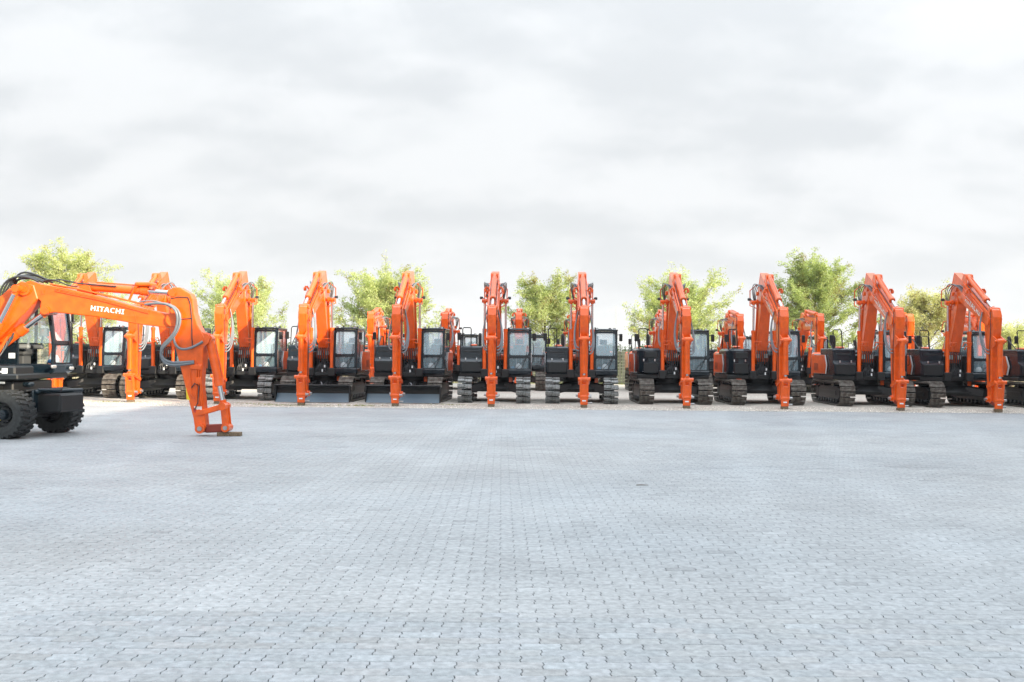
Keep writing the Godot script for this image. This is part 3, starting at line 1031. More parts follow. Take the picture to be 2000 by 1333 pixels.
func make_track(parent: Node, x: float, kind: String, w: float) -> void:
	var total := 4.0 * TL + TAU * TR
	var pitch := 0.19 if kind == "steel" else 0.245
	var count := int(round(total / pitch))
	pitch = total / count
	var inner := 1.0 if x < 0 else -1.0
	var body := MB.new()
	# side frame and rollers
	var fx := x
	body.side(V2([-TL + 0.30, 0.24, TL - 0.30, 0.24, TL - 0.1, 0.36, TL - 0.1, 0.62, TL - 0.5, 0.74, -TL + 0.5, 0.74, -TL + 0.1, 0.62, -TL + 0.1, 0.36]), fx - 0.15, fx + 0.15, 0.02)
	body.side(V2([-TL + 0.55, 0.40, TL - 0.55, 0.40, TL - 0.62, 0.58, -TL + 0.62, 0.58]), fx - 0.17, fx + 0.17, 0.01)
	var tr := obj("track", body, M.frame, parent)
	var rb := MB.new()
	for i in 8:
		var z := lerpf(-TL + 0.42, TL - 0.42, i / 7.0)
		rb.lathe([Vector2(0, -0.2), Vector2(0.075, -0.2), Vector2(0.085, -0.18), Vector2(0.085, -0.09), Vector2(0.07, -0.08), Vector2(0.07, 0.08), Vector2(0.085, 0.09), Vector2(0.085, 0.18), Vector2(0.075, 0.2), Vector2(0, 0.2)], Vector3(x, 0.185, z), Vector3.RIGHT, 12)
	for z in [-0.7, 0.7]:
		rb.lathe([Vector2(0, -0.14), Vector2(0.07, -0.14), Vector2(0.07, 0.14), Vector2(0, 0.14)], Vector3(x, 0.80, z), Vector3.RIGHT, 12)
	obj("rollers", rb, M.frame, tr)
	var ib := MB.new()
	ib.lathe([Vector2(0, -0.12), Vector2(0.13, -0.12), Vector2(0.14, -0.06), Vector2(0.27, -0.05), Vector2(0.29, -0.10), Vector2(0.345, -0.10), Vector2(0.36, -0.05), Vector2(0.36, 0.05), Vector2(0.345, 0.10), Vector2(0.29, 0.10), Vector2(0.27, 0.05), Vector2(0.14, 0.06), Vector2(0.13, 0.12), Vector2(0, 0.12)], Vector3(x, TY, TL), Vector3.RIGHT, 24)
	obj("idler_wheel", ib, M.frame, tr)
	var pb := MB.new()
	pb.lathe([Vector2(0, -0.16), Vector2(0.22, -0.16), Vector2(0.24, -0.05), Vector2(0.33, -0.04), Vector2(0.33, 0.04), Vector2(0.24, 0.05), Vector2(0.22, 0.16), Vector2(0, 0.16)], Vector3(x, TY, -TL), Vector3.RIGHT, 24)
	for i in 21:
		var a := TAU * i / 21
		pb.bar(Vector3(x, TY, -TL) + Vector3(0, sin(a), cos(a)) * 0.31, Vector3(x, TY, -TL) + Vector3(0, sin(a), cos(a)) * 0.385, 0.06, 0.05)
	obj("drive_sprocket", pb, M.frame, tr)
	# chain links
	var lb := MB.new()
	for i in count:
		var q := belt((i + 0.5) * pitch)
		var nrm := Vector3(0, sin(q[2]), cos(q[2]))
		var tan := Vector3(0, cos(q[2]), -sin(q[2]))
		lb.t = Transform3D(Basis(Vector3.RIGHT, tan, Vector3.RIGHT.cross(tan)).orthonormalized(), Vector3(x, q[1], q[0]) - nrm * 0.05)
		for s in [-1, 1]:
			lb.box(Vector3(s * 0.075, 0, 0), Vector3(0.05, pitch * 0.92, 0.085))
	obj("chain", lb, M.frame, tr)
	var key := kind + str(w)
	if not track_cache.has(key):
		var sb := MB.new()
		if kind == "steel":
			sb.extrude(V2([-pitch * 0.39, 0.0, pitch * 0.39, 0.0, pitch * 0.40, 0.05, pitch * 0.28, 0.052, pitch * 0.24, 0.02, -pitch * 0.02, 0.02, -pitch * 0.05, 0.042, -pitch * 0.12, 0.042, -pitch * 0.15, 0.02, -pitch * 0.28, 0.02, -pitch * 0.32, 0.052, -pitch * 0.40, 0.05]), Vector3.ZERO, Vector3(0, 1, 0), Vector3(0, 0, 1), -w / 2, w / 2)
		else:
			sb.box(Vector3(0, 0, 0.004), Vector3(w * 0.96, pitch * 0.80, 0.018))
			sb.front(rounded_rect(w * 0.46, pitch * 0.56, 0.02, -w * 0.265, 0.022, 2), 0.012, 0.075, 0.014)
			sb.front(rounded_rect(w * 0.46, pitch * 0.56, 0.02, w * 0.265, -0.022, 2), 0.012, 0.075, 0.014)
			sb.front(rounded_rect(w * 0.20, pitch * 0.30, 0.02, 0, 0.0, 2), 0.02, 0.055, 0.01)
			for s in [-1, 1]:
				sb.cyl(Vector3(s * w * 0.05, 0, 0.05), Vector3(s * w * 0.05, 0, 0.068), 0.014, 6)
		track_cache[key] = sb
	var shape: MB = track_cache[key]
	if kind == "steel":
		var all := MB.new()
		for i in count:
			var tt := shoe_at(x, (i + 0.5) * pitch)
			for k in shape.v.size():
				all.v.append(tt * shape.v[k]); all.n.append(tt.basis * shape.n[k])
		var so := obj("track_shoes", all, M.track, tr)
		so.set_meta("kind", "stuff")
	else:
		var sm := shape.mesh(M.pad)
		for i in count:
			var o := obj_fast("track_pad", sm, tr)
			o.transform = shoe_at(x, (i + 0.5) * pitch)

func shoe_at(x: float, s: float) -> Transform3D:
	var q := belt(s)
	var nrm := Vector3(0, sin(q[2]), cos(q[2]))
	var tan := Vector3(0, cos(q[2]), -sin(q[2]))
	return Transform3D(Basis(tan.cross(nrm), tan, nrm), Vector3(x, q[1], q[0]))

# boom outline in (z, y) from foot F over bend B to stick pivot P
func boom_outline(F: Vector2, B: Vector2, P: Vector2, df: float, db: float, dp: float) -> Array:
	var e0 := (B - F).normalized()
	var e1 := (P - B).normalized()
	var n0 := Vector2(-e0.y, e0.x)          # outer side (up / back)
	var n1 := Vector2(-e1.y, e1.x)
	var nb := (n0 + n1).normalized()
	var l0 := F.distance_to(B)
	var l1 := B.distance_to(P)
	var pts := PackedVector2Array()
	var hw := []
	var add := func(p: Vector2, h: float): pts.append(p); hw.append(h)
	# outer edge from foot to tip
	add.call(F - e0 * df * 0.45 + n0 * df * 0.25, 0.205)
	add.call(F + n0 * df * 0.5 - e0 * df * 0.1, 0.205)
	add.call(F + e0 * l0 * 0.55 + n0 * lerpf(df, db, 0.62) * 0.5, 0.205)
	add.call(B - e0 * db * 0.42 + n0 * db * 0.50, 0.19)
	add.call(B + nb * db * 0.70 - e0 * db * 0.02, 0.155)
	add.call(B + nb * db * 0.69 + e1 * db * 0.10, 0.15)
	add.call(B + e1 * db * 0.45 + n1 * db * 0.44, 0.16)
	add.call(B + e1 * l1 * 0.55 + n1 * lerpf(db, dp, 0.62) * 0.48, 0.175)
	add.call(P + n1 * dp * 0.5 - e1 * dp * 0.3, 0.17)
	add.call(P + e1 * dp * 0.35 + n1 * dp * 0.35, 0.165)
	add.call(P + e1 * dp * 0.5, 0.165)
	add.call(P + e1 * dp * 0.30 - n1 * dp * 0.42, 0.165)
	add.call(P - n1 * dp * 0.5 - e1 * dp * 0.2, 0.165)
	add.call(B + e1 * l1 * 0.55 - n1 * lerpf(db, dp, 0.62) * 0.46, 0.175)
	add.call(B + e1 * db * 0.62 - n1 * db * 0.40, 0.18)
	add.call(B - nb * db * 0.30, 0.19)
	add.call(B - e0 * db * 0.62 - n0 * db * 0.40, 0.19)
	add.call(F + e0 * l0 * 0.45 - n0 * lerpf(df, db, 0.5) * 0.5, 0.205)
	add.call(F - n0 * df * 0.5 - e0 * df * 0.1, 0.205)
	add.call(F - e0 * df * 0.45 - n0 * df * 0.25, 0.205)
	return [pts, hw]

func v3(p: Vector2, x := 0.0) -> Vector3:
	return Vector3(x, p.y, p.x)

func lettering(parent: Node, words: String, at: Vector3, right: Vector3, up: Vector3, size: float, wide: float) -> void:
	var f := SystemFont.new()
	f.font_names = PackedStringArray(["Droid Sans"])
	f.font_weight = 700
	var tm := TextMesh.new()
	tm.text = words
	tm.font = f
	tm.font_size = 64
	tm.pixel_size = size / 46.0
	tm.depth = 0.006
	tm.material = M.white
	var o := MeshInstance3D.new()
	o.mesh = tm
	o.name = "lettering" if not parent.has_node("lettering") else "lettering_001"
	o.transform = Transform3D(Basis(right.normalized() * wide, up.normalized(), right.cross(up).normalized()), at)
	parent.add_child(o)

# boom, stick and their rams, hoses and linkage; shared by both kinds of machine posture
func make_front(t: Node, F: Vector2, B: Vector2, P: Vector2, cf: Vector2, lift: float, brand: bool) -> void:
	var e0 := (B - F).normalized()
	var e1 := (P - B).normalized()
	var n0 := Vector2(-e0.y, e0.x)
	var n1 := Vector2(-e1.y, e1.x)
	var nb := (n0 + n1).normalized()
	var bo := boom_outline(F, B, P, 0.42, 0.92, 0.50)
	var bb := MB.new()
	bb.side_w(bo[0], bo[1], 0.018)
	# flange plates proud along both upper edges, seams and pin bosses
	for s in [-1, 1]:
		bb.bar(v3(B + e1 * 0.50 + n1 * 0.395, s * 0.165), v3(P + n1 * 0.24 - e1 * 0.2, s * 0.155), 0.04, 0.035)
		bb.bar(v3(B + nb * 0.63 + e1 * 0.10, s * 0.135), v3(B + e1 * 0.45 + n1 * 0.41, s * 0.15), 0.03, 0.03)
	bb.cyl(v3(F, -0.36), v3(F, 0.36), 0.13, 14)
	bb.cyl(v3(P, -0.215), v3(P, 0.215), 0.15, 16)
	bb.cyl(v3(B - nb * 0.05, -0.225), v3(B - nb * 0.05, 0.225), 0.13, 16)
	var cm := B - e0 * 0.62 - n0 * 0.02
	bb.cyl(v3(cm, -0.52), v3(cm, 0.52), 0.062, 14)
	for s in [-1, 1]:
		bb.cyl(v3(cm, s * 0.24), v3(cm, s * 0.32), 0.12, 14)
		bb.cyl(v3(cm, s * 0.50), v3(cm, s * 0.53), 0.085, 14)
	var boom := obj("boom", bb, M.orange, t)
	if brand:
		lettering(boom, "HITACHI", v3(B.lerp(P, 0.55) - n1 * 0.03, -0.185), v3(e1), v3(n1), 0.20, 1.25)
	# rams that lift the boom
	for s in [-1, 1]:
		ram("boom_cylinder", t, v3(cf, s * 0.42), v3(cm, s * 0.42), 0.60, 0.076)
	# stick
	var y := lift
	var st := MB.new()
	var px := P.x
	var py := P.y
	var tipy := 0.42 + y
	var poly := V2([px - 0.02, py + 0.44, px + 0.14, py + 0.46, px + 0.30, py + 0.38, px + 0.40, py + 0.12, px + 0.38, py - 0.30, px + 0.27, py - 0.72, px + 0.14, tipy + 0.12, px + 0.10, tipy - 0.10, px - 0.02, tipy - 0.14, px - 0.12, tipy - 0.06, px - 0.14, tipy + 0.10, px - 0.24, py - 0.85, px - 0.32, py - 0.25, px - 0.34, py + 0.05, px - 0.24, py + 0.34])
	var shw := [0.135, 0.135, 0.15, 0.155, 0.155, 0.15, 0.13, 0.13, 0.13, 0.13, 0.13, 0.15, 0.155, 0.155, 0.145]
	st.side_w(poly, shw, 0.016)
	for s in [-1, 1]:                                   # raised edge strips on the front face
		st.bar(Vector3(s * 0.132, py + 0.08, px + 0.405), Vector3(s * 0.128, py - 0.60, px + 0.315), 0.03, 0.03)
		st.bar(Vector3(s * 0.135, py + 0.36, px + 0.295), Vector3(s * 0.14, py + 0.14, px + 0.385), 0.03, 0.03)
		st.cyl(Vector3(s * 0.13, py + 0.40, px + 0.12), Vector3(s * 0.185, py + 0.40, px + 0.12), 0.085, 14)
		st.side(V2([px + 0.20, py - 0.48, px + 0.52, py - 0.62, px + 0.62, py - 0.66, px + 0.66, py - 0.74, px + 0.60, py - 0.82, px + 0.20, py - 1.0]), s * 0.135 - 0.022, s * 0.135 + 0.022, 0.006)
		st.bar(Vector3(s * 0.153, py - 0.7, px - 0.02), Vector3(s * 0.15, tipy + 0.5, px - 0.01), 0.012, 0.10)
	st.cyl(Vector3(-0.205, py - 0.74, px + 0.58), Vector3(0.205, py - 0.74, px + 0.58), 0.05, 12)
	st.cyl(Vector3(-0.21, tipy, px - 0.02), Vector3(0.21, tipy, px - 0.02), 0.10, 14)
	st.cyl(Vector3(-0.2, tipy + 0.46, px), Vector3(0.2, tipy + 0.46, px), 0.065, 12)
	var stick := obj("stick", st, M.orange, t)
	var dcl := MB.new()
	dcl.box(Vector3(-0.147, py - 1.32, px - 0.05), Vector3(0.006, 0.20, 0.10))
	obj("decal", dcl, M.yellow, stick)
	# arm ram on top of the boom
	var a0 := B + e1 * 0.42 + n1 * 0.62
	var a1 := Vector2(px + 0.12, py + 0.40)
	var ab := MB.new()
	for s in [-1, 1]:
		ab.side(V2([a0.x - 0.28, a0.y - 0.22, a0.x + 0.22, a0.y - 0.34, a0.x + 0.10, a0.y + 0.06, a0.x, a0.y + 0.10, a0.x - 0.1, a0.y + 0.05]), s * 0.13 - 0.02, s * 0.13 + 0.02, 0.004)
	obj("ram_bracket", ab, M.orange, boom)
	ram("arm_cylinder", t, v3(a0), v3(a1), 0.74, 0.098)
	# side brackets, hose clamps and bent tube guards, each a piece of its own
	for s in [-1, 1]:
		var q := B.lerp(P, 0.42) + n1 * 0.32
		var g1 := MB.new()
		g1.tube([v3(q, s * 0.17), v3(q + n1 * 0.16, s * 0.24), v3(q + n1 * 0.16, s * 0.30), v3(q + n1 * 0.02, s * 0.33)], 0.035, 7)
		g1.box(v3(q + n1 * 0.05, s * 0.33), Vector3(0.10, 0.14, 0.12), 0.02)
		obj("hose_clamp", g1, M.orange, boom)
		var g2 := MB.new()
		g2.box(v3(B - e0 * 0.25 - n0 * 0.1, s * 0.31), Vector3(0.10, 0.16, 0.16), 0.02)
		obj("hose_clamp", g2, M.orange, boom)
		var y0 := cf.y + 1.22
		var paths := [
			[Vector3(s * 0.42, y0 - 0.10, cf.x + 0.20), Vector3(s * 0.42, y0, cf.x + 0.26), Vector3(s * 0.14, y0, cf.x + 0.22), Vector3(s * 0.12, y0 - 0.14, cf.x + 0.12)],
			[Vector3(s * 0.40, y0 - 0.16, cf.x + 0.18), Vector3(s * 0.22, y0 - 0.12, cf.x + 0.22), Vector3(s * 0.20, y0 - 0.26, cf.x + 0.12)],
			[v3(B - e0 * 0.9, s * 0.22), v3(B - e0 * 0.9 + n0 * 0.5, s * 0.44), v3(B - e0 * 0.3 + n0 * 0.6, s * 0.46), v3(B + n0 * 0.35, s * 0.26)],
			[v3(B + e1 * 0.9, s * 0.17), v3(B + e1 * 0.95 + n1 * 0.15, s * 0.32), v3(B + e1 * 1.35 + n1 * 0.12, s * 0.32), v3(B + e1 * 1.4, s * 0.17)]]
		for pth in paths:
			var g3 := MB.new()
			g3.tube(pth, 0.022, 7)
			obj("tube_guard", g3, M.orange, boom)
	var wl := MB.new()
	for s in [-1, 1]:
		wl.box(v3(B - e0 * 0.55 + n0 * 0.15, s * 0.56), Vector3(0.13, 0.11, 0.10), 0.02)
		wl.tube([v3(B - e0 * 0.55 + n0 * 0.15, s * 0.50), v3(B - e0 * 0.6, s * 0.40)], 0.02, 6)
	obj("work_light", wl, M.hose, boom)
	# steel pipes along the boom
	for s in [-1, 1]:
		for k in 3:
			var pp := MB.new()
			pp.tube([v3(F + e0 * 0.35 + n0 * (0.05 + 0.05 * k), s * (0.222)), v3(F + e0 * 1.5 + n0 * (0.06 + 0.06 * k), s * 0.222), v3(B - e0 * 0.75 + n0 * (0.18 + 0.06 * k), s * 0.21)], 0.018, 6)
			obj("pipe", pp, M.orange, boom)
			pp = MB.new()
			pp.tube([v3(B + e1 * 0.62 + n1 * (0.26 - 0.06 * k), s * 0.20), v3(B.lerp(P, 0.62) + n1 * (0.2 - 0.06 * k), s * 0.20), v3(P - e1 * 0.45 + n1 * (0.14 - 0.06 * k), s * 0.195)], 0.018, 6)
			obj("pipe", pp, M.orange, boom)
	# hoses looping at the elbow, and from boom to stick
	for s in [-1, 1]:
		for k in 4:
			var hb := MB.new()
			var pa := B - e0 * (0.72) + n0 * (0.16 + 0.06 * k)
			var pe := B + e1 * 0.66 + n1 * (0.28 - 0.06 * k)
			hb.tube(arc(v3(pa, s * (0.27 + 0.015 * k)), v3(pa + e0 * (0.42 + 0.08 * k) + n0 * 0.1, s * (0.36 + 0.05 * k)), v3(pe - e1 * (0.50 + 0.09 * k) + n1 * (0.10 + 0.07 * k), s * (0.34 + 0.05 * k)), v3(pe, s * 0.21)), 0.017, 7)
			obj("hose", hb, M.hose if k == 1 else M.grey_hose, boom)
		for k in (3 if s > 0 else 2):
			var hb2 := MB.new()
			var h0 := P - e1 * 0.5 + n1 * (0.12 - 0.08 * k)
			hb2.tube(arc(v3(h0, s * 0.20), v3(h0 + e1 * 0.25 - n1 * 0.55, s * (0.36 + 0.04 * k)), Vector3(s * (0.40 + 0.03 * k), py - 1.15 - 0.10 * k, px + 0.10), Vector3(s * 0.175, py - 1.05 - 0.12 * k, px + 0.12), 12), 0.026, 8)
			obj("hose", hb2, M.grey_hose, stick)
	# slim wiring hoses strapped along boom and stick
	for s in [-1, 1]:
		var w1 := MB.new()
		w1.tube([v3(B + e1 * 0.5 + n1 * 0.42, s * 0.10), v3(B.lerp(P, 0.45) + n1 * 0.39, s * 0.125), v3(B.lerp(P, 0.72) + n1 * 0.33, s * 0.115), v3(P - e1 * 0.3 + n1 * 0.29, s * 0.12)], 0.014, 6)
		obj("hose", w1, M.hose, boom)
		var w2 := MB.new()
		w2.tube([Vector3(s * 0.162, py + 0.30, px + 0.16), Vector3(s * 0.172, py - 0.2, px + 0.22), Vector3(s * 0.172, py - 0.9, px + 0.14), Vector3(s * 0.155, py - 1.6, px + 0.06), Vector3(s * 0.15, tipy + 0.65, px + 0.08)], 0.013, 6)
		obj("hose", w2, M.hose, stick)
	# hoses with white collars at the boom foot
	var fb := MB.new()
	var wb := MB.new()
	for k in 6:
		var x := -0.20 + 0.08 * k
		var q0 := F + e0 * 0.42 - n0 * 0.25
		fb.tube(arc(v3(q0, x * 0.95), v3(q0 - n0 * 0.16, x), Vector3(x, F.y + 0.15, F.x + 0.62), Vector3(x * 1.1, F.y - 0.45, F.x + 0.42), 8), 0.02, 6)
		if k != 2 and k != 3:
			wb.cyl(v3(q0 - n0 * 0.10 - e0 * 0.10, x * 0.97), v3(q0 - n0 * 0.12 - e0 * 0.26, x * 0.98), 0.026, 8)
	obj("hose", fb, M.hose, t)
	obj("hose_sleeve", wb, M.white, t)
	# bucket ram and linkage
	var r0 := Vector2(px + 0.58, py - 0.74)
	var r1 := Vector2(px + 0.56, tipy + 0.62)
	ram("bucket_cylinder", t, v3(r0), v3(r1), 0.86, 0.096)
	var lk := MB.new()
	for s in [-1, 1]:
		lk.bar(Vector3(s * 0.19, tipy + 0.46, px), v3(r1, s * 0.19), 0.035, 0.12, Vector3(1, 0, 0), 0.008)
		lk.cyl(v3(r1, s * 0.15), v3(r1, s * 0.225), 0.07, 12)
		lk.bar(v3(r1, s * 0.115), Vector3(s * 0.115, tipy - 0.02, px + 0.46), 0.085, 0.15, Vector3(1, 0, 0), 0.015)
	lk.cyl(v3(r1, -0.16), v3(r1, 0.16), 0.062, 12)
	lk.bar(Vector3(0, tipy + 0.42, px + 0.55), Vector3(0, tipy + 0.02, px + 0.48), 0.16, 0.09, Vector3(1, 0, 0), 0.01)
	lk.cyl(Vector3(-0.16, tipy - 0.02, px + 0.46), Vector3(0.16, tipy - 0.02, px + 0.46), 0.085, 14)
	lk.box(Vector3(0, tipy - 0.18, px + 0.47), Vector3(0.27, 0.28, 0.10), 0.012)
	obj("bucket_link", lk, M.orange, t)
	var pn := MB.new()
	pn.cyl(Vector3(0.16, tipy - 0.02, px + 0.46), Vector3(0.27, tipy - 0.02, px + 0.46), 0.045, 10)
	pn.cyl(Vector3(0.14, tipy - 0.26, px + 0.40), Vector3(0.29, tipy - 0.26, px + 0.40), 0.03, 10)
	pn.cyl(Vector3(-0.29, tipy, px - 0.02), Vector3(0.29, tipy, px - 0.02), 0.05, 10)
	obj("linkage_pin", pn, M.steel, t)
	var pl := MB.new()
	pl.box(Vector3(0, tipy - 0.17, px + 0.526), Vector3(0.13, 0.045, 0.012))
	obj("rating_plate", pl, M.film, t)
	var rp := MB.new()
	rp.bar(Vector3(0, tipy - 0.10, px - 0.02), Vector3(0, tipy - 0.18, px + 0.44), 0.20, 0.14, Vector3(1, 0, 0), 0.02)
	obj("retaining_bar", rp, M.rust, t)

# a tracked excavator facing +z, standing at the origin
func make_excavator(label: String, kind: String, posture: String, rag: int, blade: bool, side_orange: bool, round_nose: bool, group: String) -> Node3D:
	var t := thing("tracked_excavator", label, "excavator", Vector3.ZERO, 0.0, group)
	for s in [-1, 1]:
		make_track(t, s * 1.14, kind, 0.57)
	var ub := MB.new()
	ub.side(V2([-0.95, 0.42, 0.95, 0.42, 1.05, 0.55, 0.8, 0.80, -0.8, 0.80, -1.05, 0.55]), -0.72, 0.72, 0.03)
	for s in [-1, 1]:
		for q in [-1, 1]:
			ub.bar(Vector3(s * 0.45, 0.62, q * 0.75), Vector3(s * 1.05, 0.50, q * 1.05), 0.40, 0.30, Vector3(0, 0, 1), 0.02)
	ub.lathe([Vector2(0, 0.76), Vector2(0.62, 0.76), Vector2(0.62, 0.98), Vector2(0, 0.98)], Vector3.ZERO, Vector3.UP, 28)
	obj("undercarriage", ub, M.black, t)
	# upper deck
	var db := MB.new()
	db.plan(V2([-1.42, -1.05, -0.52, -1.15, 0.48, -1.0, 1.40, -1.25, 1.42, 1.75, 0.9, 2.2, -0.9, 2.2, -1.42, 1.75]), 1.0, 1.16, 0.02)
	db.box(Vector3(-0.36, 1.5, 0.55), Vector3(0.07, 0.95, 0.9), 0.02)
	db.box(Vector3(0.36, 1.5, 0.55), Vector3(0.07, 0.95, 0.9), 0.02)
	for s in [-1, 1]:
		db.box(Vector3(s * 0.42, 1.16, 1.14), Vector3(0.30, 0.34, 0.22), 0.03)
	obj("upper_deck", db, M.black, t)
	var vb := MB.new()
	vb.box(Vector3(0, 1.34, 0.20), Vector3(0.55, 0.36, 0.4), 0.04)
	for k in 7:
		var x := -0.24 + k * 0.08
		vb.tube(arc(Vector3(x, 1.18, 1.02), Vector3(x * 1.2, 1.5 + 0.05 * (k % 3), 1.06), Vector3(-x * 0.5, 1.4, 0.8), Vector3(x * 0.8, 1.75, 0.55), 7), 0.022, 6)
		vb.cyl(Vector3(x, 1.19, 0.98), Vector3(x, 1.30, 0.98), 0.03, 6)
	obj("valve_hoses", vb, M.hose, t)
	var tagb := MB.new()
	tagb.box(Vector3(0.05, 1.22, 1.20), Vector3(0.05, 0.10, 0.012))
	tagb.cyl(Vector3(0.12, 1.34, 1.07), Vector3(0.12, 1.44, 1.07), 0.03, 8)
	obj("service_tag", tagb, M.film, t)
	# toolbox and tank on the right hand side of the machine (viewer's left)
	var tb := MB.new()
	if round_nose:
		tb.plan(V2([-1.43, 0.75, -1.43, -0.45, -1.40, -0.68, -1.32, -0.88, -1.18, -1.04, -1.0, -1.13, -0.80, -1.16, -0.48, -1.16, -0.48, 0.75]), 1.16, 2.20, 0.09)
	else:
		tb.side(V2([-0.75, 1.16, 1.08, 1.16, 1.14, 1.25, 1.14, 1.62, 1.06, 1.70, 0.98, 1.76, 0.94, 2.18, 0.86, 2.24, -0.75, 2.24]), -1.40, -0.50, 0.03)
	var tool := obj("toolbox", tb, M.charcoal, t)
	var tz := 1.16 if round_nose else 1.14
	var lid := MB.new()
	lid.box(Vector3(-0.88 if round_nose else -0.95, 1.42, tz + 0.012), Vector3(0.56 if round_nose else 0.74, 0.40, 0.03), 0.015)
	lid.box(Vector3(-0.88 if round_nose else -0.95, 1.94, (tz if round_nose else 0.93) + 0.014), Vector3(0.5 if round_nose else 0.66, 0.24, 0.03), 0.015)
	obj("lid", lid, M.frame, tool)
	for s in [-1, 1]:
		var kb := MB.new()
		kb.box(Vector3(-0.95 + s * 0.22, 1.72, tz + 0.02), Vector3(0.05, 0.09, 0.05), 0.01)
		obj("latch", kb, M.lamp, tool)
	var kb2 := MB.new()
	for i in 7:
		kb2.box(Vector3(-1.2 + i * 0.085, 1.27, tz + 0.016), Vector3(0.045, 0.02, 0.012))
	obj("step_grip", kb2, M.steel, tool)
	var mb := MB.new()
	mb.tube([Vector3(-1.32, 2.14, 0.85), Vector3(-1.32, 2.92, 0.72), Vector3(-1.28, 2.98, 0.70), Vector3(-1.02, 2.98, 0.70), Vector3(-0.98, 2.92, 0.72), Vector3(-0.98, 2.14, 0.85)], 0.022, 7)
	mb.tube([Vector3(-1.32, 2.20, 0.70), Vector3(-1.32, 2.62, 0.0), Vector3(-1.32, 2.62, -0.5), Vector3(-1.32, 2.2, -0.6)], 0.02, 7)
	obj("handrail", mb, M.black, t)
	var mr := MB.new()
	mr.tube([Vector3(-1.30, 2.5, 0.8), Vector3(-1.42, 2.56, 0.9)], 0.014, 6)
	mr.box(Vector3(-1.44, 2.62, 0.92), Vector3(0.15, 0.30, 0.06), 0.02)
	obj("mirror", mr, M.black, t)
	# engine body
	var eb := MB.new()
	eb.plan(V2([-1.43, 0.78, -0.46, 0.78, -0.46, 0.1, 0.40, 0.1, 0.40, 0.62, 1.43, 0.62, 1.43, 1.78, -1.43, 1.78]), 1.16, 2.02, 0.05)
	eb.box(Vector3(0, 2.08, -1.15), Vector3(2.3, 0.14, 1.1), 0.05)
	var eng := obj("engine_housing", eb, M.charcoal, t)
	var cb := MB.new()
	cb.plan(V2([-1.43, 1.80, 1.43, 1.80, 1.40, 2.15, 1.15, 2.5, 0.7, 2.68, -0.7, 2.68, -1.15, 2.5, -1.40, 2.15]), 1.02, 2.08, 0.07)
	obj("counterweight", cb, M.orange if side_orange else M.charcoal, t)
	for s in [-1, 1]:
		var sp := MB.new()
		sp.side(V2([-1.75, 1.22, 0.05, 1.22, 0.18, 1.55, 0.0, 1.98, -1.75, 1.98]), s * 1.445 - 0.012, s * 1.445 + 0.012, 0.008)
		obj("side_panel", sp, M.orange, eng)
		var sl := MB.new()
		sl.side(V2([0.11, 1.22, 0.22, 1.22, 0.36, 1.56, 0.12, 1.98, 0.02, 1.98, 0.24, 1.55]), s * 1.445 - 0.010, s * 1.445 + 0.010, 0.004)
		obj("side_stripe", sl, M.film, eng)
		var gr := MB.new()
		for i in 6:
			gr.box(Vector3(s * 1.462, 1.36 + i * 0.05, -1.2), Vector3(0.014, 0.018, 0.5))
		obj("vent", gr, M.black, eng)
	var xb := MB.new()
	xb.tube([Vector3(-0.72, 2.0, -1.2), Vector3(-0.72, 2.66, -1.2), Vector3(-0.72, 2.76, -1.28)], [0.075, 0.075, 0.07], 10)
	obj("exhaust_pipe", xb, M.black, t)
	var ob := MB.new()
	ob.box(Vector3(-0.90, 2.27, 0.2), Vector3(0.30, 0.10, 0.4), 0.04)
	obj("filler_cover", ob, M.orange, t)
	make_cab(t, 0.48, 1.44, 1.08, 2.93, -0.60, 1.22, rag)
	var bc := MB.new()
	bc.cyl(Vector3(1.2, 2.95, -0.2), Vector3(1.2, 3.02, -0.2), 0.05, 10)
	bc.tube([Vector3(0.6, 2.93, -0.3), Vector3(0.6, 3.05, -0.3)], 0.025, 8)
	obj("roof_fitting", bc, M.black, t)
	# swivel joint lines and red grease cover under the deck
	var rc := MB.new()
	rc.box(Vector3(0.62, 0.84, 0.72), Vector3(0.14, 0.30, 0.10), 0.02)
	obj("travel_guard", rc, M.orange, t)
	if blade:
		var lb := MB.new()
		lb.side(V2([2.535, 0.37, 2.56, 0.47, 2.64, 0.58, 2.76, 0.68, 2.74, 0.71, 2.58, 0.62, 2.49, 0.5, 2.46, 0.38, 2.49, 0.26, 2.55, 0.16, 2.60, 0.20]), -1.43, 1.43)
		for s in [-1, 1]:
			lb.side(V2([2.66, 0.04, 2.77, 0.04, 2.77, 0.69, 2.52, 0.64, 2.44, 0.3]), s * 1.435 - 0.02, s * 1.435 + 0.02)
		var bl := obj("dozer_blade", lb, M.black, t)
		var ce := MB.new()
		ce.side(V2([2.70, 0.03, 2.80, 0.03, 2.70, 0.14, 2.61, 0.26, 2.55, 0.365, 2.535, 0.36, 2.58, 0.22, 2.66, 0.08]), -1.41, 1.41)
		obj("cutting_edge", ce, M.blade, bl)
		var ar := MB.new()
		for s in [-1, 1]:
			ar.bar(Vector3(s * 0.62, 0.40, 2.46), Vector3(s * 0.45, 0.60, 0.9), 0.16, 0.18, Vector3(1, 0, 0), 0.02)
			ar.bar(Vector3(s * 0.28, 0.52, 2.44), Vector3(s * 0.24, 0.78, 1.0), 0.10, 0.10, Vector3(1, 0, 0), 0.02)
		obj("blade_arm", ar, M.black, bl)
		var hl := MB.new()
		hl.tube(arc(Vector3(0.05, 0.62, 1.5), Vector3(0.1, 0.86, 1.9), Vector3(0.28, 0.80, 2.2), Vector3(0.30, 0.60, 2.4)), 0.022, 7)
		obj("hose", hl, M.grey_hose, bl)
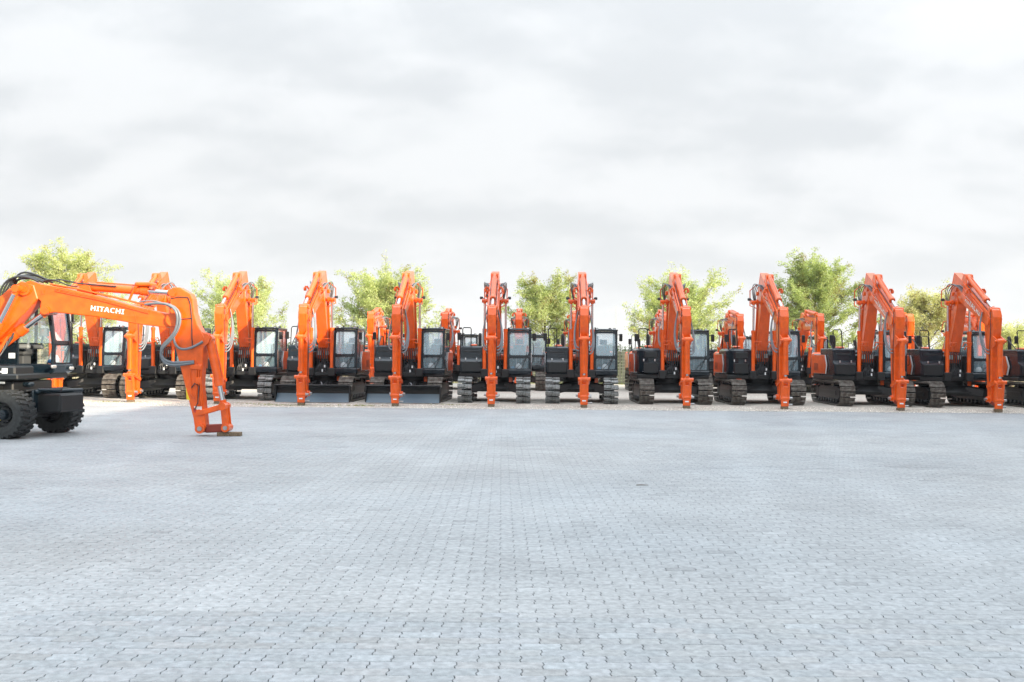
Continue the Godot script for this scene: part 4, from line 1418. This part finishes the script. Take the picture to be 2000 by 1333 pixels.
	if posture == "high":
		make_front(t, Vector2(0.45, 1.80), Vector2(1.36, 4.64), Vector2(4.08, 3.24), Vector2(1.14, 1.26), 0.0, true)
	else:
		make_front(t, Vector2(0.45, 1.80), Vector2(2.05, 3.55), Vector2(4.55, 3.50), Vector2(1.14, 1.26), 0.12, true)
	return t

# ---------------------------------------------------------------- wheeled excavator (faces +z in its own axes, -x side towards the viewer)
func make_tyre_meshes() -> Array:
	var R := 0.545
	var w := 0.27
	var tb := MB.new()
	tb.lathe([Vector2(0.30, -w), Vector2(0.40, -w * 1.02), Vector2(0.49, -w * 0.98), Vector2(R - 0.03, -w * 0.80), Vector2(R - 0.025, 0), Vector2(R - 0.03, w * 0.80), Vector2(0.49, w * 0.98), Vector2(0.40, w * 1.02), Vector2(0.30, w)], Vector3.ZERO, Vector3.RIGHT, 40)
	tb.lathe([Vector2(0.30, w), Vector2(0.28, 0.0), Vector2(0.30, -w)], Vector3.ZERO, Vector3.RIGHT, 30)
	var n := 24
	for i in n:
		for s in [-1, 1]:
			var a := TAU * (i + (0.5 if s > 0 else 0.0)) / n
			var rad := Vector3(0, sin(a), cos(a))
			var tan := Vector3(0, cos(a), -sin(a))
			tb.t = Transform3D(Basis(Vector3.RIGHT, tan, Vector3.RIGHT.cross(tan)), rad * (R - 0.022))
			# slanted lug from the centre line out over the shoulder
			var poly := V2([0.0, -0.045, s * 0.12, -0.030, s * 0.245, -0.035 + 0.03, s * 0.245, 0.045 + 0.03, s * 0.12, 0.030 + 0.01, 0.0, 0.03])
			tb.front(poly, -0.02, 0.028, 0.008)
			tb.front(V2([s * 0.215, -0.01, s * 0.268, -0.0, s * 0.268, 0.07, s * 0.215, 0.075]), -0.10, 0.004, 0.006)
	var rb := MB.new()
	rb.lathe([Vector2(0.31, -w), Vector2(0.315, -w * 0.92), Vector2(0.27, -w * 0.86), Vector2(0.255, -w * 0.45), Vector2(0.19, -w * 0.40), Vector2(0.16, -w * 0.55), Vector2(0.0, -w * 0.55)], Vector3.ZERO, Vector3.RIGHT, 30)
	rb.lathe([Vector2(0.0, w * 0.2), Vector2(0.25, w * 0.25), Vector2(0.27, w * 0.9), Vector2(0.31, w)], Vector3.ZERO, Vector3.RIGHT, 30)
	var hb := MB.new()
	hb.lathe([Vector2(0.12, -w * 0.55), Vector2(0.11, -w * 0.95), Vector2(0.06, -w * 1.0), Vector2(0.0, -w * 1.0)], Vector3.ZERO, Vector3.RIGHT, 18)
	for i in 10:
		var a := TAU * i / 10
		hb.cyl(Vector3(-w * 0.42, sin(a) * 0.175, cos(a) * 0.175), Vector3(-w * 0.62, sin(a) * 0.175, cos(a) * 0.175), 0.018, 6)
	return [tb, rb, hb]

func W(x: float, y: float, lx := 0.0) -> Vector3:        # world x along the machine to its own z
	return Vector3(lx, y, x - WHEELED_X)

func wp(a: Array) -> PackedVector2Array:
	var p := V2(a)
	for i in p.size():
		p[i].x -= WHEELED_X
	return p

func make_wheeled() -> void:
	var t := thing("wheeled_excavator", "large orange wheeled excavator reaching out in front of the row, boom stretched level", "excavator", Vector3(WHEELED_X, 0, -24.0), PI / 2, "")
	# chassis turned a little against the upper body
	var ct := Transform3D(Basis.from_euler(Vector3(0, deg_to_rad(-8.0), 0)), Vector3.ZERO)
	var tm := make_tyre_meshes()
	var tyre: ArrayMesh = tm[0].mesh(M.tyre)
	var rim: ArrayMesh = tm[1].mesh(M.black)
	var hub: ArrayMesh = tm[2].mesh(M.charcoal)
	for z in [1.98, -0.75]:
		for s in [-1, 1]:
			var wh := obj_fast("wheel", tyre, t)
			wh.transform = ct * Transform3D(Basis.from_euler(Vector3(s * 0.4 + z, 0.0 if s < 0 else PI, 0)), Vector3(s * 0.94, 0.545, z))
			obj_fast("rim", rim, wh)
			obj_fast("hub", hub, wh)
	var nb := MB.new()
	nb.t = ct
	nb.cyl(Vector3(-1.16, 0.52, 2.00), Vector3(-1.2, 0.52, 2.00), 0.022, 8)
	nb.cyl(Vector3(-1.16, 0.44, 1.95), Vector3(-1.19, 0.44, 1.95), 0.016, 8)
	obj("hub_cap", nb, M.yellow, t)
	var cb := MB.new()
	cb.t = ct
	cb.box(Vector3(0, 0.78, 0.85), Vector3(0.95, 0.42, 4.2), 0.04)
	cb.box(Vector3(0, 0.55, 1.98), Vector3(1.5, 0.26, 0.30), 0.05)
	cb.box(Vector3(0, 0.55, -0.75), Vector3(1.5, 0.26, 0.30), 0.05)
	cb.box(Vector3(0.05, 0.80, 2.18), Vector3(0.7, 0.40, 0.30), 0.04)
	cb.lathe([Vector2(0, 0.95), Vector2(0.6, 0.95), Vector2(0.6, 1.2), Vector2(0, 1.2)], Vector3.ZERO, Vector3.UP, 26)
	cb.box(Vector3(0, 1.06, 1.95), Vector3(1.2, 0.05, 0.5), 0.015)
	cb.box(Vector3(-0.7, 0.95, 1.25), Vector3(0.5, 0.5, 0.9), 0.03)
	cb.box(Vector3(0.0, 1.14, 0.8), Vector3(1.5, 0.30, 2.3), 0.03)
	obj("chassis", cb, M.black, t)
	var fb := MB.new()
	fb.t = ct
	fb.box(Vector3(-0.42, 0.82, 2.36), Vector3(0.46, 0.50, 0.06), 0.02)
	obj("mudguard", fb, M.charcoal, t)
	var bb := MB.new()
	bb.t = ct
	bb.tube([Vector3(-0.5, 1.08, 2.42), Vector3(-0.5, 1.08, 2.98)], 0.045, 10)
	bb.cyl(Vector3(-0.62, 1.04, 2.40), Vector3(0.7, 1.04, 2.75), 0.05, 10)
	obj("step_bar", bb, M.charcoal, t)
	var ol := MB.new()
	ol.t = ct
	ol.box(Vector3(-0.3, 1.20, 2.02), Vector3(0.2, 0.10, 0.22), 0.03)
	obj("axle_lock", ol, M.charcoal, t)
	# upper deck and bodywork
	var db := MB.new()
	db.box(Vector3(0.0, 1.38, 0.25), Vector3(2.5, 0.14, 3.6), 0.03)
	db.box(Vector3(-0.72, 1.52, 1.35), Vector3(0.9, 0.22, 1.2), 0.04)
	obj("upper_deck", db, M.frame, t)
	var sb := MB.new()
	sb.box(Vector3(-1.22, 1.25, 0.8), Vector3(0.03, 0.05, 1.9), 0.01)
	obj("deck_edge", sb, M.interior, t)
	var eb := MB.new()
	eb.box(Vector3(0, 1.90, -0.95), Vector3(2.5, 0.9, 1.2), 0.08)
	eb.plan(V2([-1.25, 1.50, 1.25, 1.50, 1.2, 2.05, 0.9, 2.35, -0.9, 2.35, -1.2, 2.05]), 1.42, 2.42, 0.08)
	for i in 7:
		eb.box(Vector3(-1.252, 1.62 + i * 0.07, -0.95), Vector3(0.02, 0.03, 0.8))
	eb.box(Vector3(-0.85, 1.75, 0.25), Vector3(0.75, 0.6, 1.2), 0.06)
	obj("engine_housing", eb, M.charcoal, t)
	var lb := MB.new()
	for i in 3:
		lb.box(Vector3(-1.19, 1.46 + 0.02 * i, 0.7 + i * 0.45), Vector3(0.02, 0.03 + 0.03 * (i % 2), 0.14))
	lb.box(Vector3(-1.18, 1.52, 1.72), Vector3(0.02, 0.12, 0.12))
	lb.box(Vector3(-0.44, 1.86, 1.5), Vector3(0.02, 0.12, 0.14))
	obj("sticker", lb, M.film, t)
	var rail := MB.new()
	rail.tube([Vector3(-1.15, 1.6, 1.40), Vector3(-1.15, 3.0, 1.22), Vector3(-1.13, 3.08, 1.15), Vector3(-1.13, 3.08, 0.6), Vector3(-1.15, 2.9, 0.5)], 0.022, 8)
	rail.tube([Vector3(-1.15, 2.55, 1.28), Vector3(-1.15, 2.55, 0.4)], 0.018, 8)
	obj("handrail", rail, M.steel, t)
	make_cab(t, 0.30, 1.30, 1.42, 3.16, 0.50, 2.14, 2)
	var fl := MB.new()
	fl.box(Vector3(0.2, 1.60, 2.18), Vector3(0.22, 0.08, 0.06), 0.02)
	fl.box(Vector3(1.1, 1.55, 2.2), Vector3(0.2, 0.08, 0.06), 0.02)
	obj("headlight", fl, M.lamp, t)
	# boom: lower leg then long level leg
	var low := MB.new()
	low.side_w(wp([-13.75, 1.62, -13.5, 1.50, -13.25, 1.62, -12.50, 2.28, -11.92, 2.86, -11.62, 3.20, -11.72, 3.52, -12.02, 3.60, -12.32, 3.42, -13.10, 2.70, -13.72, 2.02]), [0.26, 0.26, 0.26, 0.25, 0.23, 0.22, 0.22, 0.22, 0.22, 0.25, 0.26], 0.02)
	low.cyl(W(-11.92, 3.42, -0.29), W(-11.92, 3.42, 0.29), 0.15, 18)
	low.cyl(W(-11.92, 3.42, -0.31), W(-11.92, 3.42, 0.31), 0.08, 14)
	var lbo := obj("lower_boom", low, M.orange, t)
	var up := MB.new()
	up.side_w(wp([-12.08, 3.42, -12.0, 3.56, -11.82, 3.62, -11.62, 3.56, -11.05, 3.47, -10.2, 3.28, -9.2, 3.00, -8.62, 2.88, -8.40, 2.87, -8.26, 2.74, -8.36, 2.58, -8.60, 2.54, -9.2, 2.61, -10.2, 2.775, -10.9, 2.85, -11.25, 2.88, -11.48, 2.84, -11.58, 2.98, -11.56, 3.14, -11.74, 3.28, -11.95, 3.30]), [0.2, 0.2, 0.2, 0.2, 0.2, 0.19, 0.18, 0.17, 0.17, 0.17, 0.17, 0.17, 0.18, 0.19, 0.2, 0.2, 0.2, 0.2, 0.2, 0.2, 0.2], 0.018)
	for s in [-1, 1]:
		up.bar(W(-11.5, 3.49, s * 0.185), W(-8.8, 2.89, s * 0.165), 0.035, 0.03)
	up.cyl(W(-8.42, 2.73, -0.25), W(-8.42, 2.73, 0.25), 0.155, 18)
	up.cyl(W(-11.44, 2.93, -0.26), W(-11.44, 2.93, 0.26), 0.10, 16)
	up.box(W(-11.50, 3.36, -0.205), Vector3(0.02, 0.10, 0.07))
	# seam of the welded nose plate
	up.bar(W(-9.35, 2.93, -0.183), W(-9.28, 2.62, -0.181), 0.008, 0.012, Vector3(1, 0, 0))
	var boom := obj("upper_boom", up, M.orange, t)
	lettering(boom, "HITACHI", W(-9.98, 2.945, -0.196), Vector3(0, -0.115, 1).normalized(), Vector3(0, 1, 0.115).normalized(), 0.113, 1.28)
	var br := MB.new()
	for s in [-1, 1]:
		br.side(wp([-10.75, 3.38, -10.35, 3.30, -10.44, 3.52, -10.54, 3.56, -10.64, 3.52]), s * 0.12 - 0.02, s * 0.12 + 0.02, 0.004)
	br.tube([W(-9.5, 3.18, -0.1), W(-9.36, 3.5, -0.12), W(-9.22, 3.56, -0.12)], 0.03, 7)
	br.box(W(-9.15, 3.56, 0), Vector3(0.34, 0.10, 0.42), 0.03)
	obj("ram_bracket", br, M.orange, boom)
	for k in 4:
		var pp := MB.new()
		pp.tube([W(-11.35, 3.55 - 0.004 * k, -0.17 + 0.06 * k), W(-10.6, 3.42, -0.17 + 0.06 * k), W(-8.95, 3.04, -0.15 + 0.05 * k)], 0.02, 6)
		obj("pipe", pp, M.orange, boom)
	for k in 3:
		var pp := MB.new()
		pp.tube([W(-11.2, 3.44 - 0.03 * k, -0.212), W(-10.2, 3.235 - 0.025 * k, -0.206), W(-9.0, 2.92 - 0.025 * k, -0.19)], 0.014, 6)
		obj("pipe", pp, M.orange, boom)
	var hc := MB.new()
	hc.tube([W(-11.5, 3.62, -0.1), W(-11.15, 3.66, -0.12), W(-10.7, 3.57, -0.14), W(-9.8, 3.5, -0.13)], 0.018, 6)
	hc.tube(arc(W(-11.55, 3.62, -0.12), W(-11.2, 3.75, -0.15), W(-11.0, 3.45, -0.2), W(-10.7, 3.5, -0.16)), 0.016, 6)
	obj("hose", hc, M.hose, boom)
	# hoses arching over the elbow
	for k in 7:
		var hb := MB.new()
		var x := -0.18 + 0.06 * k
		var q := 0.04 * (k % 4)
		hb.tube(arc(W(-12.55 + q * 0.5, 3.16 - q, x), W(-12.55 + q * 2.4, 3.68 + q * 1.8, x), W(-12.1 - q, 3.86 + q * 1.3 - 0.05 * (k % 3), x * 1.3), W(-11.62 + q * 2.0, 3.60, x), 14), 0.024, 8)
		obj("hose", hb, M.hose, lbo)
	# rams
	for s in [-1, 1]:
		ram("boom_cylinder", t, W(-12.92, 1.62, s * 0.40), W(-12.02, 3.42, s * 0.40), 0.56, 0.095)
	ram("adjusting_cylinder", t, W(-12.86, 1.88, -0.05), W(-11.44, 2.93, -0.05), 0.62, 0.115)
	ram("arm_cylinder", t, W(-10.52, 3.50), W(-8.46, 3.36), 0.70, 0.10)
	var hs := MB.new()
	for k in 5:
		hs.tube(arc(W(-13.05 + 0.05 * k, 1.5, -0.5 + 0.1 * k), W(-12.7, 1.9 + 0.06 * k, -0.55 + 0.1 * k), W(-12.3, 1.6 + 0.08 * k, -0.5 + 0.08 * k), W(-12.35 + 0.05 * k, 2.1 + 0.1 * k, -0.32 + 0.05 * k), 9), 0.022, 7)
	obj("hose", hs, M.hose, t)
	var hr := MB.new()
	hr.tube([W(-12.5, 1.75, -0.45), W(-12.3, 2.15, -0.42), W(-12.22, 2.3, -0.40)], 0.028, 7)
	obj("pipe", hr, M.orange, t)
	hr = MB.new()
	hr.tube([W(-12.62, 1.62, -0.45), W(-12.45, 1.95, -0.44), W(-12.36, 2.1, -0.42)], 0.028, 7)
	obj("pipe", hr, M.orange, t)
	# stick
	var sp := MB.new()
	sp.side_w(wp([-8.50, 3.30, -8.49, 3.46, -8.45, 3.49, -8.29, 3.49, -8.04, 3.34, -7.98, 3.22, -7.94, 2.90, -7.86, 2.62, -7.69, 2.32, -7.72, 2.05, -7.75, 1.2, -7.66, 0.42, -7.64, 0.22, -7.70, 0.10, -7.80, 0.07, -7.90, 0.16, -7.94, 0.42, -8.34, 1.95, -8.54, 2.60, -8.52, 2.95]), [0.15, 0.15, 0.15, 0.15, 0.16, 0.165, 0.17, 0.17, 0.165, 0.16, 0.145, 0.14, 0.14, 0.14, 0.14, 0.14, 0.14, 0.17, 0.17, 0.17], 0.016)
	for s in [-1, 1]:
		sp.cyl(W(-7.77, 0.18, s * 0.13), W(-7.77, 0.18, s * 0.20), 0.115, 16)
		sp.cyl(W(-7.80, 0.56, s * 0.13), W(-7.80, 0.56, s * 0.18), 0.07, 14)
		sp.cyl(W(-8.46, 3.36, s * 0.13), W(-8.46, 3.36, s * 0.19), 0.09, 14)
		sp.side(wp([-7.86, 2.48, -7.62, 2.40, -7.56, 2.30, -7.60, 2.18, -7.84, 2.0]), s * 0.13 - 0.022, s * 0.13 + 0.022, 0.005)
	var stick := obj("stick", sp, M.orange, t)
	var dk := MB.new()
	dk.side(wp([-8.12, 1.15, -7.98, 1.13, -7.98, 0.83, -8.10, 0.86]), -0.151, -0.147)
	obj("decal", dk, M.yellow, stick)
	var dk2 := MB.new()
	dk2.side(wp([-7.94, 0.70, -7.74, 0.52, -7.74, 0.70]), -0.148, -0.143)
	var d2 := obj("warning_triangle", dk2, M.white, stick)
	var dk3 := MB.new()
	dk3.side(wp([-7.945, 0.68, -7.78, 0.53, -7.93, 0.56]), -0.149, -0.144)
	obj("warning_triangle", dk3, M.red, stick)
	# pipes and small hoses on the stick's flank
	var sq := MB.new()
	for k in 3:
		sq = MB.new()
		sq.tube([W(-7.86 + 0.05 * k, 1.72 - 0.1 * k, -0.17), W(-7.86 + 0.05 * k, 0.95, -0.165), W(-7.84 + 0.05 * k, 0.70, -0.16)], 0.018, 6)
		obj("pipe", sq, M.orange, stick)
	sq = MB.new()
	sq.tube([W(-7.98, 1.72, -0.17), W(-8.02, 1.45, -0.17), W(-7.98, 0.98, -0.17), W(-7.92, 0.90, -0.17)], 0.02, 6)
	obj("pipe", sq, M.orange, stick)
	sq = MB.new()
	sq.box(W(-7.88, 1.62, -0.17), Vector3(0.05, 0.12, 0.28), 0.015)
	obj("pipe_clamp", sq, M.orange, stick)
	sq = MB.new()
	sq.box(W(-7.82, 1.30, -0.17), Vector3(0.05, 0.16, 0.14), 0.015)
	obj("pipe_clamp", sq, M.orange, stick)
	var sh := MB.new()
	sh.tube([W(-8.5, 3.22, -0.16), W(-8.3, 3.26, -0.17), W(-8.08, 3.25, -0.175), W(-8.02, 3.1, -0.18), W(-7.98, 2.7, -0.18), W(-7.98, 2.3, -0.18), W(-7.96, 2.05, -0.18)], 0.012, 6)
	sh.tube([W(-8.25, 2.74, -0.18), W(-8.0, 2.76, -0.18)], 0.012, 6)
	sh.tube([W(-7.99, 1.12, -0.17), W(-7.90, 1.24, -0.18), W(-7.80, 1.18, -0.18), W(-7.82, 0.8, -0.17), W(-7.9, 0.62, -0.16)], 0.014, 6)
	obj("hose", sh, M.hose, stick)
	var hl := MB.new()
	for k in 2:
		var q := 0.06 * k
		hl.tube(arc(W(-9.10, 3.08, -0.16), W(-8.5, 3.16, -0.32 - q), W(-8.10 - q, 3.05, -0.40 - q), W(-8.22 - q, 2.60, -0.34), 10), 0.032, 8)
		hl.tube(arc(W(-8.22 - q, 2.60, -0.34), W(-8.36, 2.15 + q, -0.32), W(-8.72, 2.15 + q, -0.30), W(-8.66, 1.85 + q, -0.28), 10), 0.032, 8)
		hl.tube(arc(W(-8.66, 1.85 + q, -0.28), W(-8.60, 1.60 + q, -0.26), W(-8.3, 1.66 + q, -0.24), W(-7.92, 1.72 + q * 0.5, -0.18), 10), 0.032, 8)
	hl.tube(arc(W(-8.40, 2.40, -0.24), W(-8.36, 1.95, -0.30), W(-8.1, 1.95, -0.28), W(-7.72, 2.22, -0.18), 12), 0.03, 8)
	hl.tube(arc(W(-9.3, 3.12, -0.12), W(-8.9, 3.24, -0.22), W(-8.6, 3.1, -0.26), W(-8.45, 3.0, -0.2), 10), 0.02, 7)
	obj("hose", hl, M.grey_hose, stick)
	ram("bucket_cylinder", t, W(-7.62, 2.28), W(-7.26, 0.70), 0.70, 0.10)
	var lk := MB.new()
	for s in [-1, 1]:
		lk.bar(W(-7.80, 0.54, s * 0.16), W(-7.26, 0.70, s * 0.16), 0.035, 0.12, Vector3(1, 0, 0), 0.01)
		lk.bar(W(-7.24, 0.74, s * 0.09), W(-7.18, 0.20, s * 0.09), 0.07, 0.16, Vector3(1, 0, 0), 0.015)
		lk.cyl(W(-7.25, 0.70, s * 0.13), W(-7.25, 0.70, s * 0.21), 0.095, 14)
	lk.cyl(W(-7.18, 0.20, -0.16), W(-7.18, 0.20, 0.16), 0.10, 16)
	obj("bucket_link", lk, M.orange, t)
	var rp := MB.new()
	rp.bar(W(-7.68, 0.17, 0), W(-7.26, 0.19, 0), 0.22, 0.19, Vector3(1, 0, 0), 0.02)
	obj("retaining_bar", rp, M.rust, t)
	var pn := MB.new()
	pn.cyl(W(-7.77, 0.18, -0.225), W(-7.77, 0.18, 0.225), 0.055, 12)
	pn.cyl(W(-7.18, 0.20, -0.185), W(-7.18, 0.20, 0.185), 0.05, 12)
	obj("linkage_pin", pn, M.steel, t)

func block(label: String, at: Vector3, size: Vector3, turn := 0.0) -> void:
	var b := MB.new()
	b.box(Vector3(0, size.y / 2, 0), size, 0.008)
	var o := obj("wooden_block", b, M.wood)
	o.position = at
	o.rotation.y = turn
	tag(o, label, "block", "wooden blocks under the sticks")

func make_machines() -> void:
	var steel := make_excavator("", "steel", "high", 1, false, true, false, "excavators in the front row")
	var pads := make_excavator("", "pad", "high", 2, false, true, false, "excavators in the front row")
	var bladed := make_excavator("", "steel", "high", 1, true, true, false, "excavators in the front row")
	var rounded := make_excavator("", "steel", "high", 0, false, true, true, "excavators in the front row")
	var low := make_excavator("", "steel", "low", 0, false, true, false, "excavators in the back row")
	var protos := {"steel": steel, "pads": pads, "bladed": bladed, "rounded": rounded, "low": low}
	var used := {}
	for m in MACHINES:
		var at := Vector3(m[2], 0.035, m[3])
		var p: Node3D = protos[m[0]]
		if used.has(m[0]):
			copy_of(p, "tracked_excavator", m[1], at, deg_to_rad(m[4]))
		else:
			used[m[0]] = true
			p.position = at
			p.rotation.y = deg_to_rad(m[4])
			p.set_meta("label", m[1])
		if m.size() > 5:
			var f := Vector3(0, 0, 1).rotated(Vector3.UP, deg_to_rad(m[4])) * 4.50
			block(m[5], Vector3(m[2] + f.x, 0.0 if m[3] + f.z > -36.6 else 0.03, m[3] + f.z), Vector3(0.24, 0.10, 0.22), m[6] if m.size() > 6 else 0.0)
	make_wheeled()
	block("long brown timber block under the stick of the wheeled machine", Vector3(-7.12, 0.0, -24.0), Vector3(0.55, 0.095, 0.20), 0.04)

const WHEELED_X := -13.6
const GRAVEL_SKEW := 0.008
const SKY_BASE := 0.355
const SUN_DIR := Vector3(0.737, 0.332, 0.590)
const SKY_RISE := 2.9
const PAVE_R := 0.366
const PAVE_G := 0.386
const PAVE_B := 0.398
const HALL_X := 26.0
const HALL_H := 17.7
const HALL_Z0 := -38.5
const HALL_Z1 := 20.0
const TREES := [
	["yellow green maple tree rising over the wheeled excavator's boom at far left", Vector3(-30.6, -0.3, -66), 8.5, 3.86, 11, 8640, Color(0.588, 0.631, 0.301), 0.0],
	["small pale tree peeking from the left frame edge", Vector3(-35.0, -0.3, -66), 6.0, 2.57, 12, 4320, Color(0.544, 0.609, 0.352), 0.0],
	["broad low yellow green tree between third and fourth excavator booms", Vector3(-19.0, -0.3, -66), 6.0, 3.63, 13, 7560, Color(0.588, 0.654, 0.352), 0.0],
	["wide full yellow green tree behind the two machines with dozer blades", Vector3(-9.4, -0.3, -66), 6.5, 4.09, 14, 10260, Color(0.544, 0.609, 0.301), 0.02],
	["rounded tree between the two rubber padded middle excavators", Vector3(0.6, -0.3, -66), 6.7, 3.16, 15, 8100, Color(0.497, 0.562, 0.281), 0.04],
	["loose spreading tree behind the eighth excavator's tall boom", Vector3(9.4, -0.3, -66), 6.5, 3.75, 16, 8100, Color(0.565, 0.631, 0.330), 0.0],
	["tallest green tree with reddish autumn patches at right", Vector3(18.2, -0.3, -66), 8.1, 3.51, 17, 11340, Color(0.450, 0.532, 0.242), 0.16],
	["thin pale yellow tree between the last two excavator booms", Vector3(25.2, -0.3, -66), 6.1, 2.92, 18, 5940, Color(0.610, 0.609, 0.352), 0.08],
	["small yellowish tree low at the right frame edge", Vector3(30.6, -0.3, -66), 3.9, 2.11, 19, 2700, Color(0.610, 0.631, 0.352), 0.0],
]
const MACHINES := [
	["steel", "sunlit excavator at the far left, seen under the level boom of the wheeled machine", -18.38, -43.4, 0.0, "block under the far left sunlit excavator's stick"],
	["steel", "sunlit excavator whose pale stick comes down left of the wheeled machine's stick", -15.2, -43.0, 0.0, "wooden block under the sunlit stick behind the wheeled machine's boom"],
	["pads", "excavator with rubber padded tracks partly hidden by the wheeled machine's stick", -11.78, -42.4, 1.0, "block under the stick hidden behind the wheeled machine's stick"],
	["bladed", "sunlit excavator with wide dark dozer blade, left of the two bladed machines", -8.42, -41.9, -0.5, "block under the stick before the left dozer blade"],
	["bladed", "half shaded excavator with dozer blade, right of the two bladed machines", -4.89, -41.9, -1.5, "block under the stick before the right dozer blade"],
	["pads", "shaded excavator with rubber padded tracks right of the second dozer blade", -1.49, -41.9, 0.0, "pale block under the stick of the left middle padded machine"],
	["pads", "shaded excavator with padded tracks just left of the open gap with the fence", 1.97, -41.9, -1.0, "grey block under the stick left of the fence gap"],
	["rounded", "shaded excavator with steel tracks and rounded nose right of the fence gap", 5.58, -41.9, 0.5, "dark block under the stick right of the fence gap"],
	["rounded", "shaded excavator in front of the left flank of the tallest tree", 9.17, -41.9, 0.0, "block under the stick left of the tallest tree"],
	["steel", "shaded excavator with orange flank visible right of the tallest tree", 13.25, -41.6, 0.0, "block under the stick right of the tallest tree"],
	["steel", "excavator second from the right, last one with its whole boom in view", 16.55, -41.3, 0.5, "dark block under the last whole stick at right"],
	["steel", "excavator cut off by the right frame edge, only its dark flank showing", 20.35, -41.3, 0.0],
	["low", "back row excavator whose stick shows between the two bladed machines", -8.0, -55.3, 0.0],
	["low", "back row excavator whose boom and cab show right of the second bladed machine", -4.33, -55.3, 0.0],
	["low", "back row excavator whose boom top peeks over the left middle cab", -0.68, -55.3, 0.0],
	["low", "back row excavator mostly hidden behind the machine left of the fence gap", 2.2, -57.5, 0.0],
	["low", "back row excavator just right of the fence gap with handrail and dark toolbox showing", 6.6, -55.3, 0.0],
	["low", "back row excavator with boom stretching behind the machine at the tallest tree's left", 10.2, -55.3, 0.0],
	["low", "back row excavator with lettered sunlit boom before the tallest tree", 13.9, -54.5, 0.0],
	["low", "back row excavator whose stick top shows before the thin pale tree", 18.2, -54.5, 0.0],
	["low", "back row excavator glimpsed through the last whole boom at right", 21.6, -54.5, 0.0],
]
